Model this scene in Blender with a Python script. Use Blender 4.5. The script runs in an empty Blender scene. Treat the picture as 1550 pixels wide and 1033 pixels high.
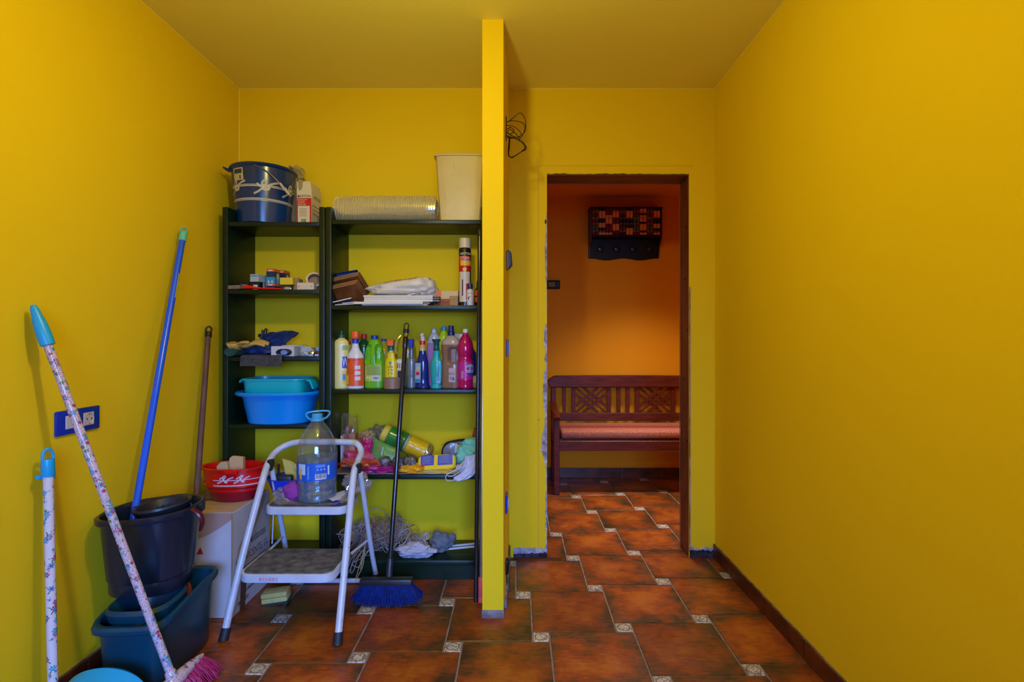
import bpy, bmesh, math, random
from mathutils import Vector, Matrix, noise, Euler
random.seed(7)
PI = math.pi
scene = bpy.context.scene
COL = scene.collection
# ---------------------------------------------------------------- camera
CX, CY, F, EYE = 783.0, 511.0, 800.0, 1.18
cam = bpy.data.cameras.new('camera'); cam.lens = F/1550*36; cam.sensor_width = 36
cam.shift_x = (775-CX)/1550; cam.shift_y = (CY-516.5)/1550; cam.clip_start = .02
co = bpy.data.objects.new('camera', cam); COL.objects.link(co)
co.location = (0, 0, EYE); co.rotation_euler = (PI/2, 0, 0); scene.camera = co
# ---------------------------------------------------------------- world, lights, exposure
w = bpy.data.worlds.new('world'); scene.world = w; w.use_nodes = True
w.node_tree.nodes['Background'].inputs[0].default_value = (.35, .5, .9, 1)
w.node_tree.nodes['Background'].inputs[1].default_value = .3
def lamp(name, kind, loc, energy, color, **k):
    l = bpy.data.lights.new(name, kind); l.energy = energy; l.color = color
    rot = k.pop('rot', None)
    for a, v in k.items(): setattr(l, a, v)
    o = bpy.data.objects.new(name, l); COL.objects.link(o); o.location = loc
    if rot: o.rotation_euler = rot
    return o
lamp('ceiling_lamp_light', 'POINT', (-.292, 1.109, 2.145), 30.5, (1, .90, .26), shadow_soft_size=.05)
wl = lamp('window_light', 'AREA', (.25, -1.40, 1.30), 31, (.18, .38, 1), shape='RECTANGLE', size=1.2, size_y=1.0, spread=math.radians(70))
wl.rotation_euler = Vector((-.9, 3.7, -1.35)).to_track_quat('-Z', 'Y').to_euler()
lamp('hall_lamp_light', 'AREA', (1.0, 3.55, 2.33), 15, (1, .90, .80), shape='RECTANGLE', size=.6, size_y=.2, rot=(0, 0, 0), spread=math.radians(88))
vs = scene.view_settings
vs.view_transform = 'Standard'; vs.look = 'None'; vs.gamma = 1; vs.use_curve_mapping = False; vs.exposure = 0.0

# ---------------------------------------------------------------- helpers
def c(r, g, b):
    f = lambda v: (v/255/12.92) if v/255 <= .04045 else ((v/255+.055)/1.055)**2.4
    return (f(r), f(g), f(b), 1)
def X(px, Y): return (px-CX)*Y/F          # a pixel column seen at depth Y -> world x
def Z(py, Y): return EYE-(py-CY)*Y/F      # a pixel row seen at depth Y -> world z
def clear_nodes(name):
    m = bpy.data.materials.new(name); m.use_nodes = True
    nt = m.node_tree; p = nt.nodes['Principled BSDF']
    return m, nt, p
def nd(nt, t, **k):
    n = nt.nodes.new(t)
    for a, v in k.items():
        if a.startswith('i_'):
            key = a[2:].replace('_', ' ')
            n.inputs[key].default_value = v
        else: setattr(n, a, v)
    return n
_mc = {}
def M(col, rough=.45, metal=0, col2=None, ns=8, amt=.5, bump=0, bs=60, spec=.5, coat=0, sheen=0, name=None, stretch=None):
    key = (tuple(col), rough, metal, tuple(col2) if col2 else None, ns, amt, bump, bs, spec, coat, stretch)
    if key in _mc: return _mc[key]
    m, nt, p = clear_nodes(name or 'paint')
    p.inputs['Base Color'].default_value = col
    p.inputs['Roughness'].default_value = rough; p.inputs['Metallic'].default_value = metal
    p.inputs['Specular IOR Level'].default_value = spec; p.inputs['Coat Weight'].default_value = coat
    tc = nd(nt, 'ShaderNodeTexCoord')
    src = tc.outputs['Object']
    if stretch:
        mp = nd(nt, 'ShaderNodeMapping'); mp.inputs['Scale'].default_value = stretch
        nt.links.new(src, mp.inputs[0]); src = mp.outputs[0]
    if col2:
        n = nd(nt, 'ShaderNodeTexNoise'); n.inputs['Scale'].default_value = ns; n.inputs['Detail'].default_value = 6
        nt.links.new(src, n.inputs['Vector'])
        r = nd(nt, 'ShaderNodeValToRGB'); r.color_ramp.elements[0].position = max(0, .5-.22/max(amt, .01)*.3); r.color_ramp.elements[1].position = min(1, .5+.22)
        r.color_ramp.elements[0].color = col2; r.color_ramp.elements[1].color = col
        nt.links.new(n.outputs[0], r.inputs[0]); nt.links.new(r.outputs[0], p.inputs['Base Color'])
    if bump:
        n2 = nd(nt, 'ShaderNodeTexNoise'); n2.inputs['Scale'].default_value = bs; n2.inputs['Detail'].default_value = 4
        nt.links.new(src, n2.inputs['Vector'])
        b = nd(nt, 'ShaderNodeBump'); b.inputs['Strength'].default_value = bump; b.inputs['Distance'].default_value = .004
        nt.links.new(n2.outputs[0], b.inputs['Height']); nt.links.new(b.outputs[0], p.inputs['Normal'])
    _mc[key] = m
    return m
def thin(col, gloss=.12, rough=.08, opaque=0.0, bump=0, bs=40, name='clear_plastic'):
    """thin clear plastic: transparent film with a glossy surface, tint col, partly milky"""
    key = ('thin', tuple(col), gloss, rough, opaque, bump, bs)
    if key in _mc: return _mc[key]
    m = bpy.data.materials.new(name); m.use_nodes = True; nt = m.node_tree; nt.nodes.clear()
    out = nd(nt, 'ShaderNodeOutputMaterial'); tr = nd(nt, 'ShaderNodeBsdfTransparent'); tr.inputs[0].default_value = col
    gl = nd(nt, 'ShaderNodeBsdfGlossy'); gl.inputs['Roughness'].default_value = rough; gl.inputs[0].default_value = (1, 1, 1, 1)
    df = nd(nt, 'ShaderNodeBsdfDiffuse'); df.inputs[0].default_value = col
    lw = nd(nt, 'ShaderNodeLayerWeight'); lw.inputs[0].default_value = .35
    ma = nd(nt, 'ShaderNodeMath', operation='MULTIPLY_ADD'); ma.inputs[1].default_value = .28; ma.inputs[2].default_value = gloss*.22
    nt.links.new(lw.outputs['Fresnel'], ma.inputs[0])
    m1 = nd(nt, 'ShaderNodeMixShader'); m1.inputs[0].default_value = opaque
    nt.links.new(tr.outputs[0], m1.inputs[1]); nt.links.new(df.outputs[0], m1.inputs[2])
    m2 = nd(nt, 'ShaderNodeMixShader'); nt.links.new(ma.outputs[0], m2.inputs[0])
    nt.links.new(m1.outputs[0], m2.inputs[1]); nt.links.new(gl.outputs[0], m2.inputs[2]); nt.links.new(m2.outputs[0], out.inputs[0])
    if bump:
        tc = nd(nt, 'ShaderNodeTexCoord'); n2 = nd(nt, 'ShaderNodeTexNoise'); n2.inputs['Scale'].default_value = bs
        nt.links.new(tc.outputs['Object'], n2.inputs['Vector'])
        b = nd(nt, 'ShaderNodeBump'); b.inputs['Strength'].default_value = bump; b.inputs['Distance'].default_value = .01
        nt.links.new(n2.outputs[0], b.inputs['Height'])
        for q in (gl, df): nt.links.new(b.outputs[0], q.inputs['Normal'])
    _mc[key] = m
    return m

def spl(pts, n=8, closed=False):
    P = [Vector(p) for p in pts]; out = []
    N = len(P); rng = range(N if closed else N-1)
    for i in rng:
        if closed: a, b, d, e = P[i-1], P[i], P[(i+1) % N], P[(i+2) % N]
        else: a, b, d, e = P[max(i-1, 0)], P[i], P[i+1], P[min(i+2, N-1)]
        for k in range(n):
            t = k/n
            out.append(.5*((2*b)+(-a+d)*t+(2*a-5*b+4*d-e)*t*t+(-a+3*b-3*d+e)*t**3))
    if not closed: out.append(P[-1])
    return out
class B:
    def __init__(s): s.v = []; s.f = []; s.m = []
    def add(s, V, Fc, mi=0, mat=None):
        o = len(s.v)
        s.v += [tuple(mat @ Vector(p)) if mat else tuple(p) for p in V]
        s.f += [tuple(i+o for i in q) for q in Fc]; s.m += [mi]*len(Fc)
        return s
    def box(s, x0, x1, y0, y1, z0, z1, bev=0, mi=0, mat=None, seg=1):
        bm = bmesh.new(); bmesh.ops.create_cube(bm, size=1)
        for q in bm.verts: q.co = Vector((x0+(q.co.x+.5)*(x1-x0), y0+(q.co.y+.5)*(y1-y0), z0+(q.co.z+.5)*(z1-z0)))
        if bev: bmesh.ops.bevel(bm, geom=bm.edges[:], offset=bev, segments=seg, profile=.5, affect='EDGES', clamp_overlap=True)
        s.bm(bm, mi, mat); return s
    def bm(s, bm, mi=0, mat=None):
        bm.verts.index_update()
        s.add([q.co for q in bm.verts], [[q.index for q in f.verts] for f in bm.faces], mi, mat); bm.free()
    def tube(s, pts, r, seg=10, mi=0, cap=True, closed=False, flat=1.0):
        P = [Vector(p) for p in pts]; n = len(P)
        R = r if isinstance(r, (list, tuple)) else [r]*n
        T = []
        for i in range(n):
            if closed: t = P[(i+1) % n]-P[i-1]
            else: t = P[min(i+1, n-1)]-P[max(i-1, 0)]
            T.append(t.normalized() if t.length > 1e-9 else Vector((0, 0, 1)))
        up = Vector((0, 0, 1)) if abs(T[0].z) < .9 else Vector((0, 1, 0))
        nrm = (up-T[0]*up.dot(T[0])).normalized()
        V = []
        for i in range(n):
            if i:
                nrm = nrm-T[i]*nrm.dot(T[i])
                nrm = nrm.normalized() if nrm.length > 1e-6 else T[i].orthogonal().normalized()
            bn = T[i].cross(nrm)
            for k in range(seg):
                a = 2*PI*k/seg
                V.append(P[i]+(nrm*math.cos(a)*flat+bn*math.sin(a))*R[i])
        Fc = []
        for i in range(n if closed else n-1):
            for k in range(seg):
                a = i*seg+k; b = i*seg+(k+1) % seg; j = ((i+1) % n)*seg
                Fc.append((a, b, j+(k+1) % seg, j+k))
        if cap and not closed:
            Fc.append(tuple(range(seg-1, -1, -1))); Fc.append(tuple((n-1)*seg+k for k in range(seg)))
        s.add(V, Fc, mi); return s
    def lathe(s, prof, seg=32, sx=1, sy=1, e=2.0, mi=0, a0=None, a1=None, off=0, mat=None, cx=0, cy=0, fn=None):
        full = a0 is None
        n = seg if full else seg+1
        V = []
        for (r, z) in prof:
            for k in range(n):
                a = 2*PI*k/seg if full else a0+(a1-a0)*k/seg
                ca, sa = math.cos(a), math.sin(a)
                q = 1 if e == 2 else (abs(ca)**e+abs(sa)**e)**(-1/e)
                p = Vector((cx+ca*(r*sx*q+off), cy+sa*(r*sy*q+off), z))
                V.append(fn(p) if fn else p)
        Fc = []
        for i in range(len(prof)-1):
            for k in range(seg if full else seg):
                b = (k+1) % n if full else k+1
                Fc.append((i*n+k, i*n+b, (i+1)*n+b, (i+1)*n+k))
        if full:
            if prof[0][0] > 1e-5: Fc.append(tuple(range(n-1, -1, -1)))
            if prof[-1][0] > 1e-5: Fc.append(tuple((len(prof)-1)*n+k for k in range(n)))
        s.add(V, Fc, mi, mat); return s
    def prism(s, pts, y0, y1, mi=0, mat=None, bev=0):
        """polygon (x,z) extruded along y"""
        n = len(pts)
        bm = bmesh.new()
        a = [bm.verts.new((x, y0, z)) for x, z in pts]; b = [bm.verts.new((x, y1, z)) for x, z in pts]
        bm.faces.new(a); bm.faces.new(b[::-1])
        for i in range(n): bm.faces.new((a[i], b[i], b[(i+1) % n], a[(i+1) % n]))
        bmesh.ops.recalc_face_normals(bm, faces=bm.faces)
        if bev: bmesh.ops.bevel(bm, geom=bm.edges[:], offset=bev, segments=1, affect='EDGES', clamp_overlap=True)
        s.bm(bm, mi, mat); return s
    def sheet(s, fn, nu, nv, th=0, mi=0):
        """surface fn(u,v); th > 0 gives it thickness"""
        V = [Vector(fn(i/nu, j/nv)) for j in range(nv+1) for i in range(nu+1)]
        Fc = [(j*(nu+1)+i, j*(nu+1)+i+1, (j+1)*(nu+1)+i+1, (j+1)*(nu+1)+i) for j in range(nv) for i in range(nu)]
        if th:
            N = [Vector((0, 0, 0)) for _ in V]
            for q in Fc:
                nn = (V[q[1]]-V[q[0]]).cross(V[q[3]]-V[q[0]])
                for i in q: N[i] += nn
            L = len(V); V2 = [V[i]-(N[i].normalized() if N[i].length > 0 else Vector((0, 0, 1)))*th for i in range(L)]
            rim = []
            W = nu+1
            per = [i for i in range(nu)]+[nu+j*W for j in range(nv)]+[nv*W+nu-i for i in range(nu)]+[(nv-j)*W for j in range(nv)]
            for k in range(len(per)):
                a, b = per[k], per[(k+1) % len(per)]; rim.append((b, a, a+L, b+L))
            Fc = Fc+[tuple(i+L for i in reversed(q)) for q in Fc]+rim; V = V+V2
        s.add(V, Fc, mi); return s
    def blob(s, rx, ry, rz, seed=0, amp=.25, freq=3, nu=36, nv=20, mi=0, cut=.0, cen=(0, 0, 0), ridge=.5, mat=None, pw=1.0):
        """crumpled closed lump; the part below z = cut*rz is flattened onto the support"""
        V = []; off = Vector((seed*7.3, seed*3.1, seed*5.7))
        for j in range(nv+1):
            th = PI*j/nv
            for i in range(nu):
                ph = 2*PI*i/nu
                d = Vector((math.sin(th)*math.cos(ph), math.sin(th)*math.sin(ph), math.cos(th)))
                e_ = Vector([math.copysign(abs(t)**pw, t) for t in d])
                k = 1+amp*noise.noise(e_*freq*.8+off)+amp*ridge*(.5-abs(noise.noise(e_*freq*1.3+off*2)))*.9+amp*.22*noise.noise(e_*freq*3.2+off)
                q = [math.copysign(abs(t)**pw, t) for t in d]
                z = q[2]*rz*k
                z = max(z, -rz*(1-cut)) if cut < 1 else max(z, 0)
                V.append((cen[0]+q[0]*rx*k, cen[1]+q[1]*ry*k, cen[2]+z))
        Fc = [(j*nu+i, (j+1)*nu+i, (j+1)*nu+(i+1) % nu, j*nu+(i+1) % nu) for j in range(nv) for i in range(nu)]
        s.add(V, Fc, mi, mat); return s
    def build(s, name, mats, parent=None, smooth=35, loc=None):
        me = bpy.data.meshes.new(name); me.from_pydata(s.v, [], s.f)
        for m in (mats if isinstance(mats, (list, tuple)) else [mats]): me.materials.append(m)
        me.polygons.foreach_set('material_index', s.m)
        bm = bmesh.new(); bm.from_mesh(me); bmesh.ops.remove_doubles(bm, verts=bm.verts, dist=1e-6)
        bmesh.ops.recalc_face_normals(bm, faces=bm.faces); bm.to_mesh(me); bm.free()
        if smooth:
            me.polygons.foreach_set('use_smooth', [True]*len(me.polygons)); me.set_sharp_from_angle(angle=math.radians(smooth))
        o = bpy.data.objects.new(name, me); COL.objects.link(o)
        if parent: o.parent = parent
        if loc is not None: o.location = loc
        return o
def tag(o, label, cat, group=None):
    o['label'] = label; o['category'] = cat
    if group: o['group'] = group
    return o
def thing(name, label, cat, loc=(0, 0, 0), rot=(0, 0, 0), group=None):
    o = bpy.data.objects.new(name, None); COL.objects.link(o); o.empty_display_size = .05
    o.location = loc; o.rotation_euler = rot
    return tag(o, label, cat, group)
def struct(o): o['kind'] = 'structure'; return o
_tc = {}
def text2d(s, size):
    if (s, size) in _tc: return _tc[(s, size)]
    cu = bpy.data.curves.new('t', 'FONT'); cu.body = s; cu.size = size; cu.align_x = 'CENTER'; cu.align_y = 'CENTER'; cu.resolution_u = 2; cu.offset = size*.012
    o = bpy.data.objects.new('t', cu); COL.objects.link(o)
    me = bpy.data.meshes.new_from_object(o.evaluated_get(bpy.context.evaluated_depsgraph_get()))
    r = ([tuple(v.co) for v in me.vertices], [tuple(p.vertices) for p in me.polygons])
    bpy.data.objects.remove(o); bpy.data.curves.remove(cu); bpy.data.meshes.remove(me)
    _tc[(s, size)] = r
    return r
def lettering(lines, fn, mat, parent, name='lettering', sx=1.0):
    """lines = [(text, size, u, v)] laid on the surface fn(u, v)"""
    b = B()
    for (t, size, u, v) in lines:
        V, Fc = text2d(t, size)
        b.add([fn(u+p[0]*sx, v+p[1]) for p in V], Fc)
    return b.build(name, mat, parent, smooth=0)
def cyl(r, rot=-PI/2, off=.0006, sx=1, sy=1, z=0):
    """maps (u, v) onto a cylinder facing angle rot"""
    return lambda u, v: (math.cos(rot+u/r)*(r*sx+off), math.sin(rot+u/r)*(r*sy+off), z+v)
def bars(w, h, n, fn, mat, parent, name='barcode', seed=1):
    rd = random.Random(seed); b = B()
    for k in range(n):
        u = -w/2+w*k/n; d = w/n*rd.choice((.35, .55, .75))
        b.add([fn(u, -h/2), fn(u+d, -h/2), fn(u+d, h/2), fn(u, h/2)], [(0, 1, 2, 3)])
    return b.build(name, mat, parent, smooth=0)
def patch(u0, u1, v0, v1, fn, mat, parent, name, nu=1, nv=1):
    b = B(); b.sheet(lambda a, d: fn(u0+(u1-u0)*a, v0+(v1-v0)*d), nu, nv)
    return b.build(name, mat, parent, smooth=0)

# ---------------------------------------------------------------- surface materials
def wall_mat(name, col, col2, sc=1.2):
    m, nt, p = clear_nodes(name)
    g = nd(nt, 'ShaderNodeTexCoord')
    n = nd(nt, 'ShaderNodeTexNoise', i_Scale=sc, i_Detail=5.0)
    r = nd(nt, 'ShaderNodeValToRGB'); r.color_ramp.elements[0].position = .3; r.color_ramp.elements[1].position = .72
    r.color_ramp.elements[0].color = col2; r.color_ramp.elements[1].color = col
    n3 = nd(nt, 'ShaderNodeTexNoise', i_Scale=14.0, i_Detail=2.0)      # rare specks
    r3 = nd(nt, 'ShaderNodeValToRGB'); r3.color_ramp.elements[0].position = .77; r3.color_ramp.elements[1].position = .80
    r3.color_ramp.elements[0].color = (0, 0, 0, 1); r3.color_ramp.elements[1].color = (.35, .35, .35, 1)
    mx = nd(nt, 'ShaderNodeMix', data_type='RGBA'); mx.inputs[7].default_value = (col[0]*.5, col[1]*.45, col[2]*.5, 1)
    nt.links.new(g.outputs['Object'], n.inputs['Vector']); nt.links.new(g.outputs['Object'], n3.inputs['Vector'])
    nt.links.new(n.outputs[0], r.inputs[0]); nt.links.new(n3.outputs[0], r3.inputs[0])
    nt.links.new(r3.outputs[0], mx.inputs[0]); nt.links.new(r.outputs[0], mx.inputs[6]); nt.links.new(mx.outputs[2], p.inputs['Base Color'])
    n2 = nd(nt, 'ShaderNodeTexNoise', i_Scale=170.0, i_Detail=3.0); nt.links.new(g.outputs['Object'], n2.inputs['Vector'])
    b = nd(nt, 'ShaderNodeBump'); b.inputs['Strength'].default_value = .12; b.inputs['Distance'].default_value = .003
    nt.links.new(n2.outputs[0], b.inputs['Height']); nt.links.new(b.outputs[0], p.inputs['Normal'])
    p.inputs['Roughness'].default_value = .62; p.inputs['Specular IOR Level'].default_value = .05
    return m
YEL = wall_mat('yellow_wall_paint', (.82, .585, .014, 1), (.79, .555, .014, 1))
CEI = wall_mat('yellow_ceiling_paint', (.90, .80, .20, 1), (.88, .77, .19, 1))
ORA = wall_mat('orange_hall_paint', (.82, .31, .010, 1), (.78, .29, .010, 1))
PLA = M(c(205, 200, 205), .9, col2=c(120, 115, 130), ns=30, bump=.5, bs=90, name='bare_plaster')
CRUMB = M(c(60, 60, 80), .9, col2=c(15, 15, 25), ns=40, bump=.8, bs=60, name='dark_mortar')
GROUT = M(c(150, 132, 120), .85, col2=c(118, 100, 90), ns=20, name='grout')
def tile_mat():
    m, nt, p = clear_nodes('terracotta_glaze')
    g = nd(nt, 'ShaderNodeTexCoord'); oi = nd(nt, 'ShaderNodeObjectInfo')
    ad = nd(nt, 'ShaderNodeVectorMath', operation='MULTIPLY_ADD')
    cx = nd(nt, 'ShaderNodeCombineXYZ'); nt.links.new(oi.outputs['Random'], cx.inputs[0]); nt.links.new(oi.outputs['Random'], cx.inputs[2])
    nt.links.new(cx.outputs[0], ad.inputs[0]); ad.inputs[1].default_value = (37, 0, 91); nt.links.new(g.outputs['Object'], ad.inputs[2])
    n = nd(nt, 'ShaderNodeTexNoise', i_Scale=6.0, i_Detail=9.0, i_Roughness=.68); nt.links.new(ad.outputs[0], n.inputs['Vector'])
    # distance from the tile's edge: the glaze is fired darker towards its rim
    sp = nd(nt, 'ShaderNodeSeparateXYZ'); nt.links.new(g.outputs['Object'], sp.inputs[0])
    def absm(o):
        a = nd(nt, 'ShaderNodeMath', operation='ABSOLUTE'); nt.links.new(o, a.inputs[0])
        return a.outputs[0]
    mxm = nd(nt, 'ShaderNodeMath', operation='MAXIMUM'); nt.links.new(absm(sp.outputs[0]), mxm.inputs[0]); nt.links.new(absm(sp.outputs[1]), mxm.inputs[1])
    mr = nd(nt, 'ShaderNodeMapRange'); mr.inputs[1].default_value = .06; mr.inputs[2].default_value = .175; mr.inputs[3].default_value = .11; mr.inputs[4].default_value = -.14
    nt.links.new(mxm.outputs[0], mr.inputs[0])
    mpS = nd(nt, 'ShaderNodeMapping'); mpS.inputs['Scale'].default_value = (22, 90, 1); nt.links.new(ad.outputs[0], mpS.inputs[0])
    nS = nd(nt, 'ShaderNodeTexNoise', i_Scale=1.0, i_Detail=5.0); nt.links.new(mpS.outputs[0], nS.inputs['Vector'])
    mS = nd(nt, 'ShaderNodeMath', operation='MULTIPLY_ADD'); mS.inputs[1].default_value = .46; nt.links.new(nS.outputs[0], mS.inputs[0])
    sub = nd(nt, 'ShaderNodeMath', operation='MULTIPLY_ADD'); sub.inputs[1].default_value = 1.25; sub.inputs[2].default_value = -.355; nt.links.new(n.outputs[0], sub.inputs[0]); nt.links.new(sub.outputs[0], mS.inputs[2])
    su = nd(nt, 'ShaderNodeMath', operation='ADD'); nt.links.new(mS.outputs[0], su.inputs[0]); nt.links.new(mr.outputs[0], su.inputs[1])
    r = nd(nt, 'ShaderNodeValToRGB'); cr = r.color_ramp
    cr.elements[0].position = .24; cr.elements[0].color = (.045, .021, .008, 1)
    cr.elements[1].position = .72; cr.elements[1].color = (.36, .095, .008, 1)
    e = cr.elements.new(.38); e.color = (.12, .040, .009, 1)
    e = cr.elements.new(.52); e.color = (.25, .045, .005, 1)
    nt.links.new(su.outputs[0], r.inputs[0])
    hs = nd(nt, 'ShaderNodeHueSaturation'); nt.links.new(r.outputs[0], hs.inputs['Color'])
    mr2 = nd(nt, 'ShaderNodeMapRange'); mr2.inputs[3].default_value = .78; mr2.inputs[4].default_value = 1.2; nt.links.new(oi.outputs['Random'], mr2.inputs[0]); nt.links.new(mr2.outputs[0], hs.inputs['Value'])
    nt.links.new(hs.outputs[0], p.inputs['Base Color'])
    n2 = nd(nt, 'ShaderNodeTexNoise', i_Scale=9.0, i_Detail=6.0); nt.links.new(ad.outputs[0], n2.inputs['Vector'])
    mr3 = nd(nt, 'ShaderNodeMapRange'); mr3.inputs[3].default_value = .22; mr3.inputs[4].default_value = .5; nt.links.new(n2.outputs[0], mr3.inputs[0]); nt.links.new(mr3.outputs[0], p.inputs['Roughness'])
    b = nd(nt, 'ShaderNodeBump'); b.inputs['Strength'].default_value = .35; b.inputs['Distance'].default_value = .004
    nt.links.new(n2.outputs[0], b.inputs['Height']); nt.links.new(b.outputs[0], p.inputs['Normal'])
    p.inputs['Specular IOR Level'].default_value = .5
    return m
TILE = tile_mat()
def inset_mat():
    m, nt, p = clear_nodes('painted_medallion')
    g = nd(nt, 'ShaderNodeTexCoord'); oi = nd(nt, 'ShaderNodeObjectInfo')
    vl = nd(nt, 'ShaderNodeVectorMath', operation='LENGTH'); nt.links.new(g.outputs['Object'], vl.inputs[0])
    cx = nd(nt, 'ShaderNodeCombineXYZ'); nt.links.new(oi.outputs['Random'], cx.inputs[2])
    ad = nd(nt, 'ShaderNodeVectorMath', operation='MULTIPLY_ADD'); nt.links.new(cx.outputs[0], ad.inputs[0]); ad.inputs[1].default_value = (1, 1, 3); nt.links.new(g.outputs['Object'], ad.inputs[2])
    n = nd(nt, 'ShaderNodeTexNoise', i_Scale=75.0, i_Detail=3.0); nt.links.new(ad.outputs[0], n.inputs['Vector'])
    r1 = nd(nt, 'ShaderNodeValToRGB'); cr = r1.color_ramp; cr.interpolation = 'CONSTANT'
    cream = (.55, .48, .40, 1); ink = (.07, .06, .08, 1)
    cr.elements[0].position = 0; cr.elements[0].color = cream
    cr.elements[1].position = .47; cr.elements[1].color = ink
    e = cr.elements.new(.53); e.color = cream
    nt.links.new(n.outputs[0], r1.inputs[0])
    r2 = nd(nt, 'ShaderNodeValToRGB'); c2 = r2.color_ramp; c2.interpolation = 'CONSTANT'      # rings of the medallion, by radius
    c2.elements[0].position = 0; c2.elements[0].color = (0, 0, 0, 1)
    c2.elements[1].position = .42; c2.elements[1].color = (1, 1, 1, 1)
    e = c2.elements.new(.52); e.color = (0, 0, 0, 1)
    mul = nd(nt, 'ShaderNodeMath', operation='MULTIPLY'); mul.inputs[1].default_value = 20
    nt.links.new(vl.outputs['Value'], mul.inputs[0]); nt.links.new(mul.outputs[0], r2.inputs[0])
    mx = nd(nt, 'ShaderNodeMix', data_type='RGBA'); nt.links.new(r2.outputs[0], mx.inputs[0]); nt.links.new(r1.outputs[0], mx.inputs[6]); mx.inputs[7].default_value = (.22, .13, .05, 1)
    nt.links.new(mx.outputs[2], p.inputs['Base Color']); p.inputs['Roughness'].default_value = .35
    return m
INSET = inset_mat()
SKIRT = M((.16, .035, .010, 1), .32, col2=(.05, .015, .008, 1), ns=9, name='brown_skirting_glaze')
# ---------------------------------------------------------------- setting
YB, YF, XL, XR, ZC = 2.835, -1.5, -1.492, 1.0596, 2.516
HY, HZ, HX0, HX1, WT = 4.438, 2.356, -.9, 2.3, .15
DX0, DX1, DZ = .1595, .921, 2.052
floor = struct(B().box(XL-.1, XR+.1, YF, YB, -.1, -.004).box(HX0, HX1, YB, HY+.05, -.1, -.004).build('floor', GROUT, smooth=0))
struct(B().box(XL-.1, XR+.1, YF, YB, ZC, ZC+.1).build('ceiling', CEI, smooth=0))
struct(B().box(HX0, HX1, YB+WT, HY+.05, HZ, HZ+.1).build('ceiling_hall', ORA, smooth=0))
struct(B().box(XL-.1, XL, YF, YB, -.1, ZC).build('wall_left', YEL, smooth=0))
struct(B().box(XR, XR+.1, YF, YB, -.1, ZC).build('wall_right', YEL, smooth=0))
LT = .022    # door lining thickness
wb = B().box(XL-.1, DX0-LT, YB, YB+WT-.004, -.1, ZC+.1).box(DX1+LT, HX1, YB, YB+WT-.004, -.1, ZC+.1).box(DX0-LT, DX1+LT, YB, YB+WT-.004, DZ+LT, ZC+.1)
wb.box(DX0-LT, DX0-.0005, YB, YB+.006, -.1, DZ+LT).box(DX1+.0005, DX1+LT, YB, YB+.006, -.1, DZ+LT).box(DX0-.0005, DX1+.0005, YB, YB+.006, DZ+.0005, DZ+LT)   # plaster lapped over the lining's edge
wall_back = struct(wb.build('wall_back', YEL, smooth=0))
wh = B().box(XL-.1, DX0-LT, YB+WT-.004, YB+WT, -.1, HZ).box(DX1+LT, HX1, YB+WT-.004, YB+WT, -.1, HZ).box(DX0-LT, DX1+LT, YB+WT-.004, YB+WT, DZ+LT, HZ)
wh.build('hall_plaster', ORA, wall_back, smooth=0)
struct(B().box(HX0, HX1, HY, HY+.1, -.1, HZ+.1).build('wall_hall_back', ORA, smooth=0))
struct(B().box(HX0-.1, HX0, YB+WT, HY+.1, -.1, HZ+.1).build('wall_hall_left', ORA, smooth=0))
struct(B().box(HX1, HX1+.1, YB, HY+.1, -.1, HZ+.1).build('wall_hall_right', ORA, smooth=0))
# front wall behind the camera, with the window the daylight comes through
wf = B().box(XL-.1, -.45, YF-.1, YF, -.1, ZC+.1).box(.95, XR+.1, YF-.1, YF, -.1, ZC+.1).box(-.45, .95, YF-.1, YF, 1.75, ZC+.1).box(-.45, .95, YF-.1, YF, -.1, .15)
struct(wf.build('wall_front', YEL, smooth=0))
# partition
pb = B()
PV = [(-.147, 2.221), (-.0583, 2.221), (-.0440, YB+.002), (-.147, YB+.002)]
V = [(x, y, z) for z in (.03, ZC+.02) for x, y in PV]
pb.add(V, [(3, 2, 1, 0), (4, 5, 6, 7), (0, 1, 5, 4), (1, 2, 6, 5), (2, 3, 7, 6), (3, 0, 4, 7)])
part_wall = struct(pb.build('wall_middle', YEL, smooth=0))
B().box(-.149, -.0565, 2.2195, 2.30, -.004, .034).box(-.147, -.046, 2.30, YB-.001, -.004, .03).build('bare_foot', M(c(150, 140, 135), .9, col2=c(100, 92, 95), ns=25, bump=.6), part_wall)
# ragged strips of bare plaster left by the removed casing
def ragged(x0, x1, z0, z1, y0, y1, seed, amp, name, mat, parent, side='x', n=60):
    rd = random.Random(seed); pts = []
    if side == 'x':
        for i in range(n+1):
            z = z0+(z1-z0)*i/n; k = max(0, noise.noise(Vector((seed, z*4, 0)))+.12)*1.7+abs(noise.noise(Vector((seed, z*37, 0))))*.5+.25*max(0, noise.noise(Vector((seed, z*110, 0))))
            pts.append((x1-amp*k-.0015, z))
        pts += [(x1, z1), (x1, z0)]
    else:
        for i in range(n+1):
            x = x0+(x1-x0)*i/n; k = noise.noise(Vector((x*18, seed, 0)))+noise.noise(Vector((x*70, seed, 0)))*.6
            pts.append((x, z1+amp*k))
        pts += [(x1, z0), (x0, z0)]
    return B().prism(pts, y0, y1).build(name, mat, parent, smooth=0)
ragged(0, DX0, .03, 1.25, YB-.0022, YB, 1, .030, 'bare_plaster', PLA, wall_back)
ragged(0, DX0, 1.3, 1.85, YB-.0022, YB, 5, .016, 'bare_plaster', PLA, wall_back)
def rag_top(x0, x1, seed):
    pts = [(x0, DZ), (x1, DZ)]
    for i in range(50, -1, -1):
        x = x0+(x1-x0)*i/50; pts.append((x, DZ+.004+.012*abs(noise.noise(Vector((x*22, seed, 0))))))
    B().prism(pts, YB-.002, YB).build('bare_plaster', M(c(120, 90, 70), .9, col2=c(60, 40, 30), ns=40), wall_back, smooth=0)
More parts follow.
